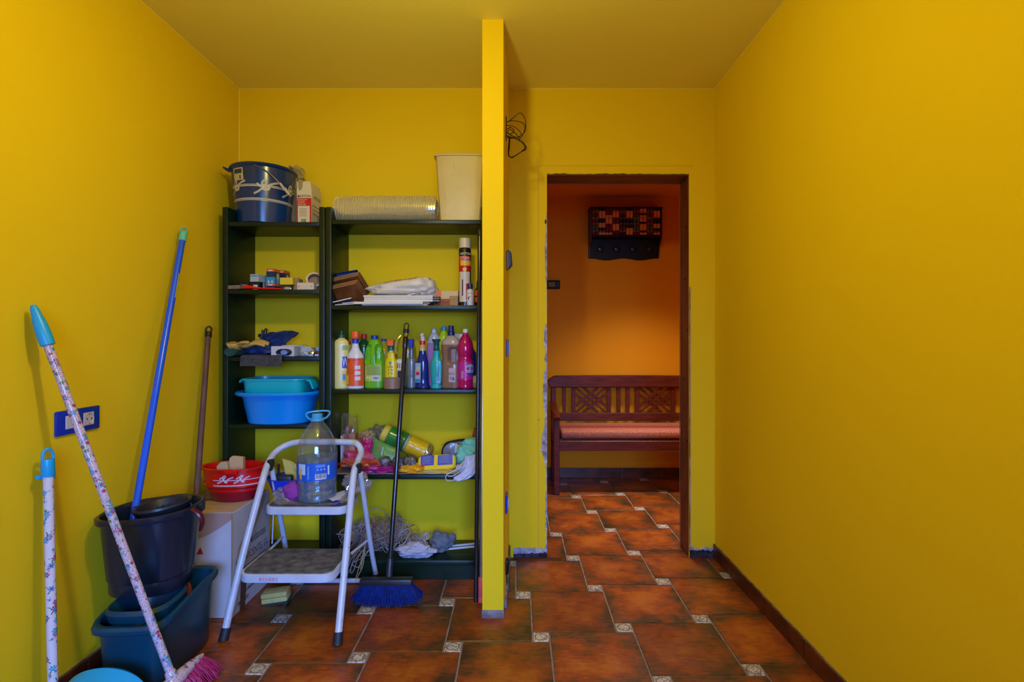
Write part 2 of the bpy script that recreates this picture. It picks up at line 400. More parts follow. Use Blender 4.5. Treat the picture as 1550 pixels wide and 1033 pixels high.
rag_top(DX0, DX1, 3)
ragged(-.02, DX0, .012, .05, YB-.004, YB, 7, .018, 'bare_plaster', PLA, wall_back, 'z')
ragged(-.02, DX0, -.003, .022, YB-.006, YB, 9, .012, 'dark_mortar', CRUMB, wall_back, 'z')
ragged(DX1+.003, XR-.01, .012, .055, YB-.004, YB, 11, .018, 'bare_plaster', PLA, wall_back, 'z')
ragged(DX1+.003, XR-.01, -.003, .040, YB-.006, YB, 13, .012, 'dark_mortar', CRUMB, wall_back, 'z')
# faint ghost of the old casing
g = B().box(X(814.5, YB), X(815.3, YB), YB-.0012, YB, .05, Z(251, YB)).box(X(814.5, YB), X(1050, YB), YB-.0012, YB, Z(251.5, YB), Z(250.9, YB))
g.build('casing_ghost', M((.62, .36, .01, 1), .7), wall_back, smooth=0)
# door lining: raw reddish timber
WOOD = M((.24, .07, .028, 1), .5, col2=(.10, .025, .012, 1), ns=5, bump=.3, bs=30, stretch=(14, 14, 1.2), name='raw_jamb_timber')
WOODH = M((.24, .07, .028, 1), .5, col2=(.10, .025, .012, 1), ns=5, bump=.3, bs=30, stretch=(1.2, 14, 14), name='raw_head_timber')
dr = struct(B().box(DX1, DX1+LT, YB+.0065, YB+WT+.002, 0, DZ+LT, .001).build('door_1', WOOD))
B().box(DX0-LT, DX0, YB+.0065, YB+WT+.002, 0, DZ+LT, .001).build('jamb', WOOD, dr)
B().box(DX0, DX1, YB+.0065, YB+WT+.002, DZ, DZ+LT, .001).build('head', WOODH, dr)
B().box(DX1-.004, DX1-.001, YB+WT+.0025, YB+WT+.004, 0, DZ, 0).box(DX0, DX1, YB+WT+.0025, YB+WT+.004, DZ-.006, DZ-.001).build('filler_bead', M(c(120, 85, 60), .8), dr)
B().box(DX1+.0005, DX1+.007, YB-.0035, YB-.001, .03, 1.45).build('filler_bead', M(c(165, 150, 175), .8, col2=c(110, 90, 60), ns=14), dr)
nl = B()
for z in (.3, .62, .95, 1.22, 1.5, 1.78): nl.lathe([(0, 0), (.006, 0), (.006, .002), (0, .002)], 8, mat=Matrix.Translation((DX1-.0005, YB+.05+.03*math.sin(z*9), z)) @ Matrix.Rotation(-PI/2, 4, 'Y'))
nl.build('nail_hole', M((.015, .005, .004, 1), .9), dr)

tr_ = B()
for a_, b_ in (((XL, YF, ZC), (XL, YB, ZC)), ((XL, YB, ZC), (XR, YB, ZC)), ((XR, YB, ZC), (XR, YF, ZC)), ((XL, YB, 0.02), (XL, YB, ZC))): tr_.tube([a_, b_], .0028, 6)
tr_ = struct(tr_.build('trim_1', M((.88, .74, .12, 1), .6, name='caulk_bead')))
# floor tiles, hopscotch pattern
TA, TB, TO = .3395, .0670, (.0939, 2.0833)
G = .0036
def clip(poly, a, b, cc, keep_less):      # keep a*x+b*y <= cc
    out = []
    for i in range(len(poly)):
        p, q = poly[i], poly[(i+1) % len(poly)]
        dp, dq = a*p[0]+b*p[1]-cc, a*q[0]+b*q[1]-cc
        if dp <= 0: out.append(p)
        if (dp < 0) != (dq < 0) and abs(dp-dq) > 1e-12:
            t = dp/(dp-dq); out.append((p[0]+(q[0]-p[0])*t, p[1]+(q[1]-p[1])*t))
    return out
def rects():
    # regions tiles may occupy: room, doorway, hall
    return [(XL+.001, XR-.001, YF+.9, YB-.001), (DX0+.001, DX1-.001, YB-.001, YB+WT+.001), (HX0+.001, HX1-.001, YB+WT+.001, HY-.001)]
def area(p): return abs(sum(p[i][0]*p[(i+1) % len(p)][1]-p[(i+1) % len(p)][0]*p[i][1] for i in range(len(p))))/2
full = {}
def slab(poly, ox, oy, name, mat, bev):
    bm = bmesh.new()
    t = [bm.verts.new((x-ox, y-oy, 0)) for x, y in poly]; d = [bm.verts.new((x-ox, y-oy, -.012)) for x, y in poly]
    top = bm.faces.new(t); n = len(poly)
    for i in range(n): bm.faces.new((t[i], d[i], d[(i+1) % n], t[(i+1) % n]))
    bmesh.ops.recalc_face_normals(bm, faces=bm.faces)
    if bev: bmesh.ops.bevel(bm, geom=[e for e in bm.edges if all(v in t for v in e.verts)], offset=bev, segments=1, affect='EDGES', clamp_overlap=True)
    me = bpy.data.meshes.new(name); bm.to_mesh(me); bm.free(); me.materials.append(mat)
    return me
ntile = 0
rdz = random.Random(4)
for i in range(-12, 14):
    for j in range(-12, 14):
        ox = TO[0]+i*TA-j*TB; oy = TO[1]+i*TB+j*TA
        for kind, (x0, x1, y0, y1) in (('floor_tile', (ox-TB/2, ox-TB/2+TA, oy+TB/2, oy+TB/2+TA)), ('inset_tile', (ox-TB/2, ox+TB/2, oy-TB/2, oy+TB/2))):
            base = [(x0+G, y0+G), (x1-G, y0+G), (x1-G, y1-G), (x0+G, y1-G)]
            cxx, cyy = (x0+x1)/2, (y0+y1)/2
            A0 = area(base); inside = []
            if x1 < HX0-1 or y0 > HY or x0 > HX1 or y1 < YF: continue
            for r in rects():
                q = clip(base, -1, 0, -r[0], 1); q = clip(q, 1, 0, r[1], 1) if q else q
                q = clip(q, 0, -1, -r[2], 1) if q else q; q = clip(q, 0, 1, r[3], 1) if q else q
                if len(q) >= 3 and area(q) > .00012: inside.append(q)
            for q in inside:
                isfull = area(q) > A0*.9999
                # behind the camera only a strip is laid
                if isfull:
                    if kind not in full: full[kind] = slab(base, cxx, cyy, kind, TILE if kind == 'floor_tile' else INSET, .0015)
                    me = full[kind]
                else:
                    qq = []
                    for pt in q:
                        if not qq or (abs(pt[0]-qq[-1][0])+abs(pt[1]-qq[-1][1])) > 1e-5: qq.append(pt)
                    me = slab(qq, cxx, cyy, kind, TILE if kind == 'floor_tile' else INSET, .001)
                o = bpy.data.objects.new(kind, me); COL.objects.link(o); o.parent = floor
                o.location = (cxx, cyy, rdz.uniform(-.0006, .0)); ntile += 1
print('tiles', ntile)
# skirting tiles
def skirting(name, p0, p1, h, th, side, n0=0.0):
    """row of skirting tiles from p0 to p1, proud of the wall towards `side`"""
    p0, p1 = Vector(p0), Vector(p1); d = (p1-p0); L = d.length; d.normalize(); s = Vector(side)
    def bx(a, b, z0, z1, t0, t1, bev):
        A = p0+d*a; Bq = p0+d*b
        x = sorted((A.x+s.x*t0, Bq.x+s.x*t1)) if abs(d.x) < .5 else sorted((A.x, Bq.x))
        y = sorted((A.y+s.y*t0, Bq.y+s.y*t1)) if abs(d.x) > .5 else sorted((A.y, Bq.y))
        return B().box(x[0], x[1], y[0], y[1], z0, z1, bev)
    root = struct(bx(0, L, 0, h+.003, 0, th*.6, 0).build(name, M(c(150, 125, 95), .85, col2=c(90, 70, 50), ns=20), smooth=0))
    a = n0
    while a < L-.01:
        b = min(a+.325, L)
        bx(max(a, 0)+.0015, b-.0015, .001, h, 0, th, .0015).build('skirting_tile', SKIRT, root)
        a += .3285
skirting('baseboard_right', (XR, -.6, 0), (XR, YB, 0), .07, .011, (-1, 0), -.09)
skirting('baseboard_left', (XL, -.6, 0), (XL, 2.5, 0), .07, .011, (1, 0), -.2)
skirting('baseboard_hall', (HX0, HY, 0), (HX1, HY, 0), .083, .010, (0, -1), -.19)
skirting('baseboard_middle', (-.046, 2.46, 0), (-.046, 2.82, 0), .07, .010, (1, 0), 0)
# ================================================================ SHELVES
SF, SB = 2.562, YB-.003
GRN = M((.005, .020, .009, 1), .36, col2=(.003, .012, .006, 1), ns=3, stretch=(1, 1, 8), bump=.08, bs=40, spec=.35, name='dark_green_stain')
def bookcase(x0, x1, label, tops, topz):
    t = thing('bookcase', label, 'bookcase', ((x0+x1)/2, SF, 0))
    W = (x1-x0)/2; D = SB-SF
    for sx in (-1, 1):
        xa = -W if sx < 0 else W-.028
        B().box(xa, xa+.028, 0, D, 0, topz, .004, seg=2).build('side_panel', GRN, t)
    for z in tops:
        B().box(-W+.028, W-.028, .002, D, z-.022, z, .004, seg=2).build('shelf', GRN, t)
    B().box(-W+.028, W-.028, .012, .03, 0, .072, .001).build('plinth', GRN, t)
    return t
XA, XM, XC = -1.431, -.932, -.1485
U1 = [1.741, 1.412, 1.0855, .757, .096]
U2 = [1.7515, 1.3356, .927, .512, .096]
bookcase(XA, XM-.002, 'narrow dark green bookcase in the corner, holding the navy bucket and stacked tubs', U1, 1.814)
bookcase(XM+.002, XC, 'wide dark green bookcase beside the yellow partition, holding the row of cleaning bottles', U2, 1.814)
E1 = .0008
WHT = M((.62, .62, .62, 1), .5, name='white_paper'); INK = M((.01, .01, .012, 1), .6, name='black_ink')
RED = M((.50, .008, .012, 1), .4, name='red_print'); NAV = M((.006, .016, .10, 1), .35, name='navy_plastic')
BLU = M((.010, .045, .45, 1), .35, name='blue_print'); CARD = M((.36, .23, .12, 1), .85, col2=(.30, .19, .10, 1), ns=6, name='brown_cardboard')
BLK = M((.008, .008, .009, 1), .45, name='black_plastic'); STEEL = M((.5, .5, .5, 1), .3, 1, name='steel')

# ---------------------------------------------------------------- top of the narrow bookcase
z0 = U1[0]+E1
t = thing('bucket', 'navy blue bucket printed with white knotted ropes on top of the narrow bookcase', 'bucket', (X(400, 2.69), 2.69, z0), (0, 0, .40))
bp = [(.115, 0), (.122, .004), (.150, .266), (.156, .270), (.160, .276), (.156, .284), (.150, .285), (.146, .280), (.118, .012), (0, .010)]
NB = M((.003, .045, .19, 1), .22, col2=(.002, .03, .14, 1), ns=5, spec=.6, name='navy_bucket_plastic')
B().lathe([(r, z) for r, z in bp], 56).build('body', NB, t)
B().tube([(-.150, -.02, .262), (-.168, -.03, .266), (-.182, -.035, .274)], [.018, .012, .006], 8, flat=.5).build('spout', NB, t)
def bcone(u, v, off=.0012):      # bucket wall: u along the circumference, v height
    r = .122+(v-.004)/.262*.028+off; a = -PI/2+u/.14
    return Vector((r*math.cos(a), r*math.sin(a), v))
rope = M((.62, .58, .47, 1), .6, name='rope_print'); rb = B()
def printed_rope(pts, wd, b=rb):
    P = spl([(u, v, 0) for u, v in pts], 8)
    nn = len(P)
    for k in range(nn-1):
        d = (P[k+1]-P[k]); n_ = Vector((-d.y, d.x, 0)).normalized()*wd/2
        g = .82 if k % 2 else 1.0
        q = [P[k]-n_*g, P[k]+d*.8-n_*g, P[k]+d*.8+n_*g, P[k]+n_*g]
        b.add([bcone(a.x, a.y) for a in q], [(0, 1, 2, 3)])
for v, wd in ((.172, .006), (.178, .004), (.105, .004), (.112, .007)):
    printed_rope([(-.20+k*.02, v) for k in range(21)], wd)
for u0 in (.005, -.145, .14):
    printed_rope([(u0-.045, .135), (u0-.02, .150), (u0+.005, .178), (u0+.012, .198), (u0, .200), (u0-.008, .182), (u0+.008, .160), (u0+.02, .158), (u0+.022, .178), (u0+.045, .190), (u0+.065, .196)], .010)
    printed_rope([(u0-.03, .185), (u0-.015, .170), (u0+.01, .178), (u0+.025, .165), (u0+.01, .155), (u0-.01, .160)], .010)
rb.build('rope_print', rope, t, smooth=0)['kind'] = 'stuff'
patch(-.150, -.088, .200, .258, lambda u, v: bcone(u, v, .002), M((.58, .50, .26, 1), .6, name='sticker_paper'), t, 'sticker', 6, 1)
patch(-.142, -.094, .232, .253, lambda u, v: bcone(u, v, .0026), M((.012, .06, .05, 1), .6, name='sticker_print'), t, 'sticker_print', 4, 1)
bars(.012, .018, 8, lambda u, v: bcone(u-.105, v+.214, .0026), INK, t)
hb = spl([(-.055, -.148, .268), (0, -.158, .225), (.06, -.158, .185), (.11, -.140, .160), (.150, -.09, .150), (.165, -.02, .17), (.160, .0, .262)], 8)
B().tube(spl([(-.045, -.1455, .272), (.02, -.158, .240), (.085, -.156, .180), (.118, -.142, .142)], 8), .0022, 6).tube(spl([(.118, -.142, .142), (.150, -.095, .190), (.158, -.02, .262)], 8), .0022, 6).build('wire_handle', M((.25, .19, .10, 1), .4, .8, name='brass_wire'), t)
B().tube([(.075, -.159, .190), (.118, -.142, .142)], .006, 8).build('hand_grip', M((.55, .50, .35, 1), .5), t)

t = thing('twine_ball', 'roll of pale twine peeking over the navy bucket', 'twine', (-1.155, 2.775, z0))
b = B()
rd = random.Random(3)
b.blob(.038, .03, .175, 4, .1, 3, 16, 10, cen=(0, 0, .17))
for k in range(14):
    a = rd.uniform(0, PI); b.tube([(.041*math.cos(q+a), .02*math.sin(q)-.005, .300+.035*math.sin(q*1.0+a*.6)) for q in [2*PI*i/18 for i in range(18)]], .0022, 5, closed=True)
b.build('winding', M((.42, .33, .12, 1), .8), t)

t = thing('carton', 'red and white plaster carton with a torn top beside the navy bucket', 'box', (X(464, 2.63), 2.60, z0), (0, 0, 0))
w2, dp, hh = .036, .13, .207
CRM = M((.62, .56, .40, 1), .65, name='cream_card')
b = B(); b.prism([(-w2, 0), (w2, 0), (w2, .17), (w2-.006, hh), (-w2, hh-.002)], 0, dp, bev=.001)
b.build('box_body', CRM, t)
fr = lambda u, v: (u, -.0008, v)
patch(-w2, w2, .0005, .124, fr, RED, t, 'red_panel')
patch(-w2+.006, w2-.008, .0005, .085, lambda u, v: (u, -.0013, v), CRM, t, 'text_panel')
lettering([('AXTON', .0155, .004, .133)], lambda u, v: (u, -.0012, v), INK, t)
patch(-.031, -.024, .128, .138, lambda u, v: (u, -.0012, v), INK, t, 'maker_mark')
lettering([('ESCAYOLA DE', .0075, -.010, .116), ('MODELAR', .0075, -.014, .108), ('GESSO DE', .0075, -.013, .099), ('MOLDAGEM', .0075, -.011, .091)], lambda u, v: (u, -.0012, v), CRM, t)
b = B()
for k in range(11): b.add([(-.022, -.0016, .072-k*.0038), (.018-(k % 3)*.004, -.0016, .072-k*.0038), (.018-(k % 3)*.004, -.0016, .0735-k*.0038), (-.022, -.0016, .0735-k*.0038)], [(0, 1, 2, 3)])
b.build('small_print', M((.3, .22, .18, 1), .7), t, smooth=0)['kind'] = 'stuff'
bars(.026, .020, 12, lambda u, v: (u-.001, -.0017, v+.011), INK, t)
B().prism([(-.030, .206), (-.027, .17), (-.022, .160), (-.014, .165), (-.008, .18), (-.006, .206)], -.0015, .0).build('torn_edge', M((.30, .24, .16, 1), .9), t, smooth=0)
sd = lambda u, v: (w2+.0008, .065+u, v)
lettering([('AXTON', .024, .005, .135)], sd, M((.16, .13, .08, 1), .7), t)
b = B()
for k in range(3):
    b.add([sd(-.055, .09-k*.02), sd(.055, .09-k*.02), sd(.055, .094-k*.02), sd(-.055, .094-k*.02)], [(0, 1, 2, 3)])
b.build('side_stripes', M((.45, .12, .04, 1), .7), t, smooth=0)

# ---------------------------------------------------------------- top of the wide bookcase
z0 = U2[0]+E1
t = thing('bubble_wrap_roll', 'roll of clear bubble wrap lying on top of the wide bookcase', 'bubble wrap', (X(586, 2.66), 2.66, z0))
BW = thin((.92, .88, .66, 1), 1.1, .16, .34, name='bubble_film')
def roll(u, v):
    a = v*2*PI*2.6; r = .062+.0045*v*2.6+.003*noise.noise(Vector((u*6, a, 0)))
    endr = 1-.10*abs(2*u-1)**6
    return ((u-.5)*.50*(1+.015*math.sin(a*3)), r*math.cos(a)*.95*endr, .072+r*math.sin(a)*.92*endr-.004)
b = B(); b.sheet(roll, 50, 130); b.build('film', BW, t)
b = B()
for i in range(40):
    for j in range(30):
        a = PI*1.02-PI*1.05*j/29+ (PI/60 if i % 2 else 0)+PI*.35
        u = -.24+.48*i/39; r = .0745
        p = Vector((u, -abs(r*math.cos(a-PI*.35))*0+ r*math.cos(a)*.95, .070+r*math.sin(a)*.9))
        ax = Vector((0, math.cos(a), math.sin(a)))
        b.add([p+Vector((.0045, 0, 0)), p+Vector((-.0045, 0, 0)), p+ax.cross(Vector((1, 0, 0)))*.0045, p-ax.cross(Vector((1, 0, 0)))*.0045, p+ax*.003], [(0, 2, 4), (2, 1, 4), (1, 3, 4), (3, 0, 4)])
o = b.build('bubbles', BW, t); o['kind'] = 'stuff'

t = thing('plastic_bin', 'scuffed cream plastic waste bin standing on top of the wide bookcase', 'bin', (-.283, 2.70, z0))
CB = M((.70, .58, .32, 1), .5, col2=(.56, .45, .22, 1), ns=4, name='cream_bin_plastic')
b = B(); b.lathe([(.098, 0), (.104, .004), (.124, .318), (.130, .319), (.132, .326), (.127, .332), (.120, .330), (.100, .01), (0, .009)], 48, sx=1, sy=.9, e=7)
b.build('body', CB, t)
b = B(); rd = random.Random(8)
for k in range(18):
    x = rd.uniform(-.08, .06); z = rd.uniform(.03, .30); L = rd.uniform(.004, .03); dx = rd.uniform(-.004, .004)
    y = -(.104+(z/.318)*.020)*.9-.0006
    y2 = -(.104+((z+L)/.318)*.020)*.9-.0006
    b.add([(x, y, z), (x+.0012, y, z), (x+dx+.0012, y2, z+L), (x+dx, y2, z+L)], [(0, 1, 2, 3)])
b.build('scuff', M((.40, .31, .15, 1), .8), t, smooth=0)['kind'] = 'stuff'

# ---------------------------------------------------------------- narrow bookcase, second shelf
z0 = U1[1]+E1
def pbox(name, label, cat, px0, px1, py0, Y, zb, depth, mat, group=None, parts=None, bev=.0008, rot=0):
    """a closed box whose front face stands at depth Y between two pixel columns"""
    x0, x1 = X(px0, Y), X(px1, Y); h = Z(py0, Y)-zb
    t = thing(name, label, cat, ((x0+x1)/2, Y, zb), (0, 0, rot), group)
    B().box(-(x1-x0)/2, (x1-x0)/2, 0, depth, 0, h, bev).build('box_body', mat, t)
    t['w_'] = x1-x0; t['h_'] = h
    return t, x1-x0, h
t = thing('paintbrush', 'flat paintbrush with a red handle lying on the shelf edge below the navy bucket', 'paintbrush', (X(371, 2.578), 2.582, z0))
RB = M((.75, .015, .005, 1), .25, name='red_lacquer')
def flatrod(pts, ws, hs, y=0):
    V = []; n = len(pts)
    for (x, z), w_, h_ in zip(pts, ws, hs):
        for k in range(12):
            a = 2*PI*k/12; V.append((x, y+math.cos(a)*w_, z+math.sin(a)*h_))
    Fc = [(i*12+k, i*12+(k+1) % 12, (i+1)*12+(k+1) % 12, (i+1)*12+k) for i in range(n-1) for k in range(12)]
    Fc += [tuple(range(11, -1, -1)), tuple((n-1)*12+k for k in range(12))]
    return V, Fc
B().add(*flatrod([(0, .012), (.01, .013), (.04, .010), (.08, .006), (.14, .005), (.182, .004)], [.016, .017, .011, .008, .009, .004], [.011, .011, .007, .0045, .004, .003])).build('handle', RB, t)
B().box(-.022, .0, -.017, .017, .003, .022, .003).build('ferrule', M((.20, .11, .06, 1), .4, .5), t)
b = B(); rd = random.Random(5)
for k in range(160):
    y = rd.uniform(-.016, .016); z = rd.uniform(.005, .02); e_ = rd.uniform(-.090, -.078)
    b.tube([(-.02, y, z), (-.055, y*1.1, z-.001), (e_+.0, y*1.15, max(.001, z*1.1-.003))], [.0013, .0011, .0004], 4)
o = b.build('bristles', M((.40, .32, .22, 1), .8, col2=(.25, .17, .1, 1), ns=60), t); o['kind'] = 'stuff'

t, bw, bh = pbox('small_box', 'small black box with a white label behind the paintbrush, nearest the left panel', 'box', 361, 376.5, 426, 2.62, z0, .05, BLK)
patch(-bw*.25, bw*.32, bh*.2, bh*.62, lambda u, v: (u, -.0006, v), WHT, t, 'label')
t, bw, bh = pbox('small_box', 'small black box with a white label under the pale blue medicine box', 'box', 378, 392.5, 427, 2.62, z0, .06, BLK)
patch(-bw*.12, bw*.32, bh*.1, bh*.66, lambda u, v: (u, -.0006, v), WHT, t, 'label')
zz = z0+bh+E1
t, bw, bh = pbox('medicine_box', 'pale blue and white medicine box lying on a small black box', 'box', 378, 391.5, 415.3, 2.615, zz, .10, M((.42, .50, .52, 1), .5), rot=-.12)
patch(-bw/2, bw/2, bh*.68, bh*.86, lambda u, v: (u, -.0006, v), M((.12, .3, .40, 1), .5), t, 'print_band')
t, bw, bh = pbox('medicine_box', 'white carton standing behind the small black boxes', 'box', 393.2, 399, 421, 2.66, z0, .05, M((.45, .50, .55, 1), .5))
DB = M((.008, .02, .07, 1), .4); ORG = M((.85, .09, .01, 1), .4, name='orange_print'); LB = M((.02, .28, .5, 1), .4)
def bulb_box(label, px0, px1, py0, Y, depth):
    t, bw, bh = pbox('light_bulb_box', label, 'box', px0, px1, py0, Y, z0, depth, DB, 'light bulb cartons with orange bands on the narrow bookcase')
    fr = lambda u, v: (u, -.0007, v); sd = lambda u, v: (bw/2+.0007, depth/2+u, v)
    for f_, hw in ((fr, bw/2), (sd, depth/2)):
        patch(-hw, hw, bh*.88, bh*.98, f_, ORG, t, 'orange_band'); patch(-hw, hw, bh*.22, bh*.30, f_, ORG, t, 'orange_band')
        patch(-hw, hw, bh*.30, bh*.62, f_, LB, t, 'blue_panel')
    bb = B()
    for cx_ in (-bw*.2, bw*.2):
        bb.add([fr(cx_-.005, bh*.36), fr(cx_+.005, bh*.36), fr(cx_, bh*.50)], [(0, 1, 2)])
    for v_ in (.93, .26): bb.add([fr(-bw*.25, bh*(v_-.025)), fr(bw*.25, bh*(v_-.025)), fr(bw*.25, bh*(v_+.025)), fr(-bw*.25, bh*(v_+.025))], [(0, 1, 2, 3)])
    for q in bb.v: pass
    bb.v = [(a[0], a[1]-.0006, a[2]) for a in bb.v]
    bb.build('white_print', WHT, t, smooth=0)['kind'] = 'stuff'
    # printed bulb on the side
    pts = [(.014*math.cos(a), .018*math.sin(a)) for a in [2*PI*k/20 for k in range(20)]]
    B().add([(bw/2+.0014, depth/2+u, bh*.66+v) for u, v in pts]+[(bw/2+.0014, depth/2-.006, bh*.66-.015), (bw/2+.0014, depth/2+.006, bh*.66-.015), (bw/2+.0014, depth/2+.006, bh*.32), (bw/2+.0014, depth/2-.006, bh*.32)], [tuple(range(20)), (20, 21, 22, 23)]).build('bulb_print', M((.55, .55, .5, 1), .4), t, smooth=0)
bulb_box('dark blue light bulb box with orange bands, front one of two', 403, 415.8, 407.3, 2.62, .062)
bulb_box('dark blue light bulb box with orange bands, behind and right of its twin', 419.5, 431, 409.5, 2.715, .06)
t, bw, bh = pbox('junction_tin', 'low dark tin holding clear bits under the yellow carton', 'tin', 424.5, 441, 431.5, 2.635, z0, .06, M((.05, .035, .02, 1), .3, .3))
t, bw2, bh2 = pbox('yellow_carton', 'small plain yellow carton resting on a dark tin', 'box', 423.6, 443.2, 420.5, 2.63, z0+bh+E1, .05, M((.70, .52, .02, 1), .6))
t, bw, bh = pbox('brown_carton', 'small brown notched cardboard tray beside the yellow carton', 'box', 443.8, 452.5, 422, 2.66, z0, .05, CARD)
B().box(-bw/2, -bw/6, 0, .004, bh, bh+.006).box(bw/6, bw/2, 0, .004, bh, bh+.006).build('notched_flap', CARD, t)
t, bw, bh = pbox('cable_cover', 'cream plastic cable cover with two screw holes on the shelf edge', 'cover', 449, 475, 428, 2.585, z0, .035, M((.62, .52, .42, 1), .4), bev=.003)
b = B()
for sx in (-1, 1): b.lathe([(0, 0), (.0025, 0), (.0025, .0006), (0, .0006)], 12, mat=Matrix.Translation((sx*bw*.36, -.0002, bh*.48)) @ Matrix.Rotation(PI/2, 4, 'X'))
b.build('screw_hole', INK, t)['kind'] = 'stuff'
def tape_roll(name, label, loc, R_, r_, wd, mat, rot, core=CARD, group=None):
    t = thing(name, label, 'tape', loc, rot, group)
    B().lathe([(r_+.002, 0), (R_, 0), (R_, wd), (r_+.002, wd), (r_+.002, 0)], 40).build('tape', mat, t)
    B().lathe([(r_, .0003), (r_+.002, .0003), (r_+.002, wd-.0003), (r_, wd-.0003), (r_, .0003)], 32).build('core', core, t)
    return t
MT = M((.62, .50, .33, 1), .7, name='masking_tape')
tape_roll('masking_tape_roll', 'cream masking tape roll leaning on the right panel behind the cable cover', (X(476, 2.66), 2.665, z0+.046), .040, .030, .030, MT, (1.1, .62, 0))
t = thing('clear_pouch', 'tiny clear pouch of screws in front of the yellow carton', 'pouch', (X(435, 2.585), 2.585, z0))
B().blob(.018, .008, .007, 3, .3, 3, 20, 12, cut=.1, cen=(0, 0, .006)).build('pouch_film', thin((.5, .6, .65, 1), .5, .15, .5), t)

# ---------------------------------------------------------------- narrow bookcase, third shelf
z0 = U1[2]+E1
t = thing('rubber_mat', 'dark grey rubber mat folded over the shelf edge under the yellow glove', 'mat', (X(390, 2.55), 2.60, z0))
def matf(u, v):
    x = -.085+.20*u
    y_ = [(.06, .004), (-.02, .006), (-.040, .005), (-.048, -.004), (-.050, -.045)]
    P = _mp
    k = v*(len(P)-1); i = min(int(k), len(P)-2); q = P[i].lerp(P[i+1], k-i)
    return (x+.004*math.sin(v*3), q.y-.002*math.sin(u*9), q.z+.0015*math.sin(u*7))
_mp = spl([(0, .09, .003), (0, .03, .004), (0, -.028, .005), (0, -.046, .001), (0, -.049, -.018), (0, -.050, -.046)], 6)
RUB = M((.022, .022, .026, 1), .8, col2=(.05, .05, .055, 1), ns=60, bump=.4, bs=120, name='rubber')
B().sheet(matf, 14, 24, .0035).build('mat_sheet', RUB, t)
B().sheet(lambda u, v: (.115+.030*math.sin(v*PI*1.7), -.046+.10*u, .004+.017*(1-math.cos(v*PI*1.7))), 6, 16, .003).build('rolled_edge', RUB, t)
t = thing('green_roll', 'rolled green cloth poking out under the yellow glove', 'cloth', (X(350, 2.56), 2.545, z0+.024))
b = B(); b.lathe([(0, 0), (.026, 0), (.028, .004), (.027, .16), (0, .16)], 24, sx=1, sy=.8, mat=Matrix.Rotation(-PI/2, 4, 'X') @ Matrix.Rotation(0, 4, 'Z'))
b.build('roll', M((.01, .09, .06, 1), .7, col2=(.006, .05, .035, 1), ns=40, bump=.3), t)
b = B(); b.tube([(math.cos(a)*.0035*a/1.2, -.0006, math.sin(a)*.0028*a/1.2) for a in [k*.4 for k in range(1, 20)]], .0008, 4); b.build('roll_spiral', M((.002, .025, .02, 1), .8), t)
t = thing('blue_sack', 'folded dark blue woven bag behind the yellow glove', 'bag', (X(405, 2.68), 2.70, z0))
BS = M((.012, .035, .16, 1), .55, col2=(.008, .02, .10, 1), ns=12, bump=.5, bs=25)
b = B()
def sack(u, v):
    x = -.06+.17*u*(.45+.55*v); z = .0+.125*v*(1-.25*abs(u-.62)*1.2); y = .01-.05*v+.01*noise.noise(Vector((u*5, v*5, 2)))
    return (x+.05*v, y, z+.004)
b.sheet(sack, 16, 14, .012)
b.blob(.085, .045, .035, 6, .35, 3, 32, 16, cut=.05, cen=(-.045, -.03, .033))
b.build('fabric', BS, t)
t = thing('work_glove', 'yellow leather work glove with black trim lying on the folded mat', 'glove', (X(372, 2.60), 2.60, z0+.052), (.0, -.02, .25))
YG = M((.60, .40, .09, 1), .75, col2=(.45, .28, .06, 1), ns=14, bump=.4, bs=50, name='glove_leather')
b = B()
b.blob(.055, .042, .016, 2, .18, 2.5, 32, 16, cen=(-.02, 0, .004))
for k, (dy, L, zz_) in enumerate(((-.030, .070, .0), (-.010, .082, .006), (.012, .078, .012), (.032, .060, .006))):
    b.tube(spl([(.015, dy*.8, .004), (.05, dy, .010+zz_), (.02+L*.85, dy*1.2, .004+zz_), (.025+L, dy*1.25, -.004+zz_)], 4), [.013]*4+[.0125]*4+[.011]*4+[.006], 10, flat=.7)
b.tube(spl([(-.02, -.03, .006), (.0, -.055, .016), (.03, -.068, .016)], 5), [.014]*5+[.012]*5+[.006], 10, flat=.7)
b.build('leather', YG, t)
b = B()
def cuff(a): return (-.072-.012*math.cos(a), .052*math.sin(a), .002+.018*math.cos(a)+.003*math.sin(3*a))
b.sheet(lambda u, v: (Vector(cuff(2*PI*u))*(1)+Vector((.045*v, 0, 0))), 24, 4, .002)
b.build('cuff', YG, t)
b = B(); b.tube([cuff(2*PI*k/24) for k in range(24)], .0028, 6, closed=True)
b.tube(spl([(-.03, -.04, .0), (-.036, -.02, .018), (-.034, .01, .023), (-.03, .035, .014)], 5), .0022, 5)
b.build('black_trim', M((.01, .008, .012, 1), .8), t)
t = thing('pliers', 'dark pointed hand tool upright behind the blue bag', 'tool', (X(398, 2.755), 2.765, z0))
b = B().tube(spl([(-.012, 0, .0), (-.016, 0, .07), (-.006, 0, .125), (-.008, 0, .128)], 4), .006, 8).tube(spl([(.012, 0, 0), (.018, 0, .07), (.008, 0, .11), (.012, 0, .142)], 4), [.006]*4+[.007]*4+[.008]*4+[.002], 8).box(-.03, .0, -.004, .004, .095, .112, .002)
b.build('tool_body', M((.03, .02, .02, 1), .4, .4), t)
t, bw, bh = pbox('white_carton', 'white cardboard carton with a tape roll on it, on the third shelf', 'box', 410, 445, 524.5, 2.60, z0, .075, M((.55, .53, .62, 1), .55), bev=.002)
tape_roll('white_tape_roll', 'wide white tape roll lying behind the white carton', (X(437, 2.68), 2.735, z0), .061, .045, .054, M((.55, .53, .60, 1), .5), (0, 0, 0), WHT)
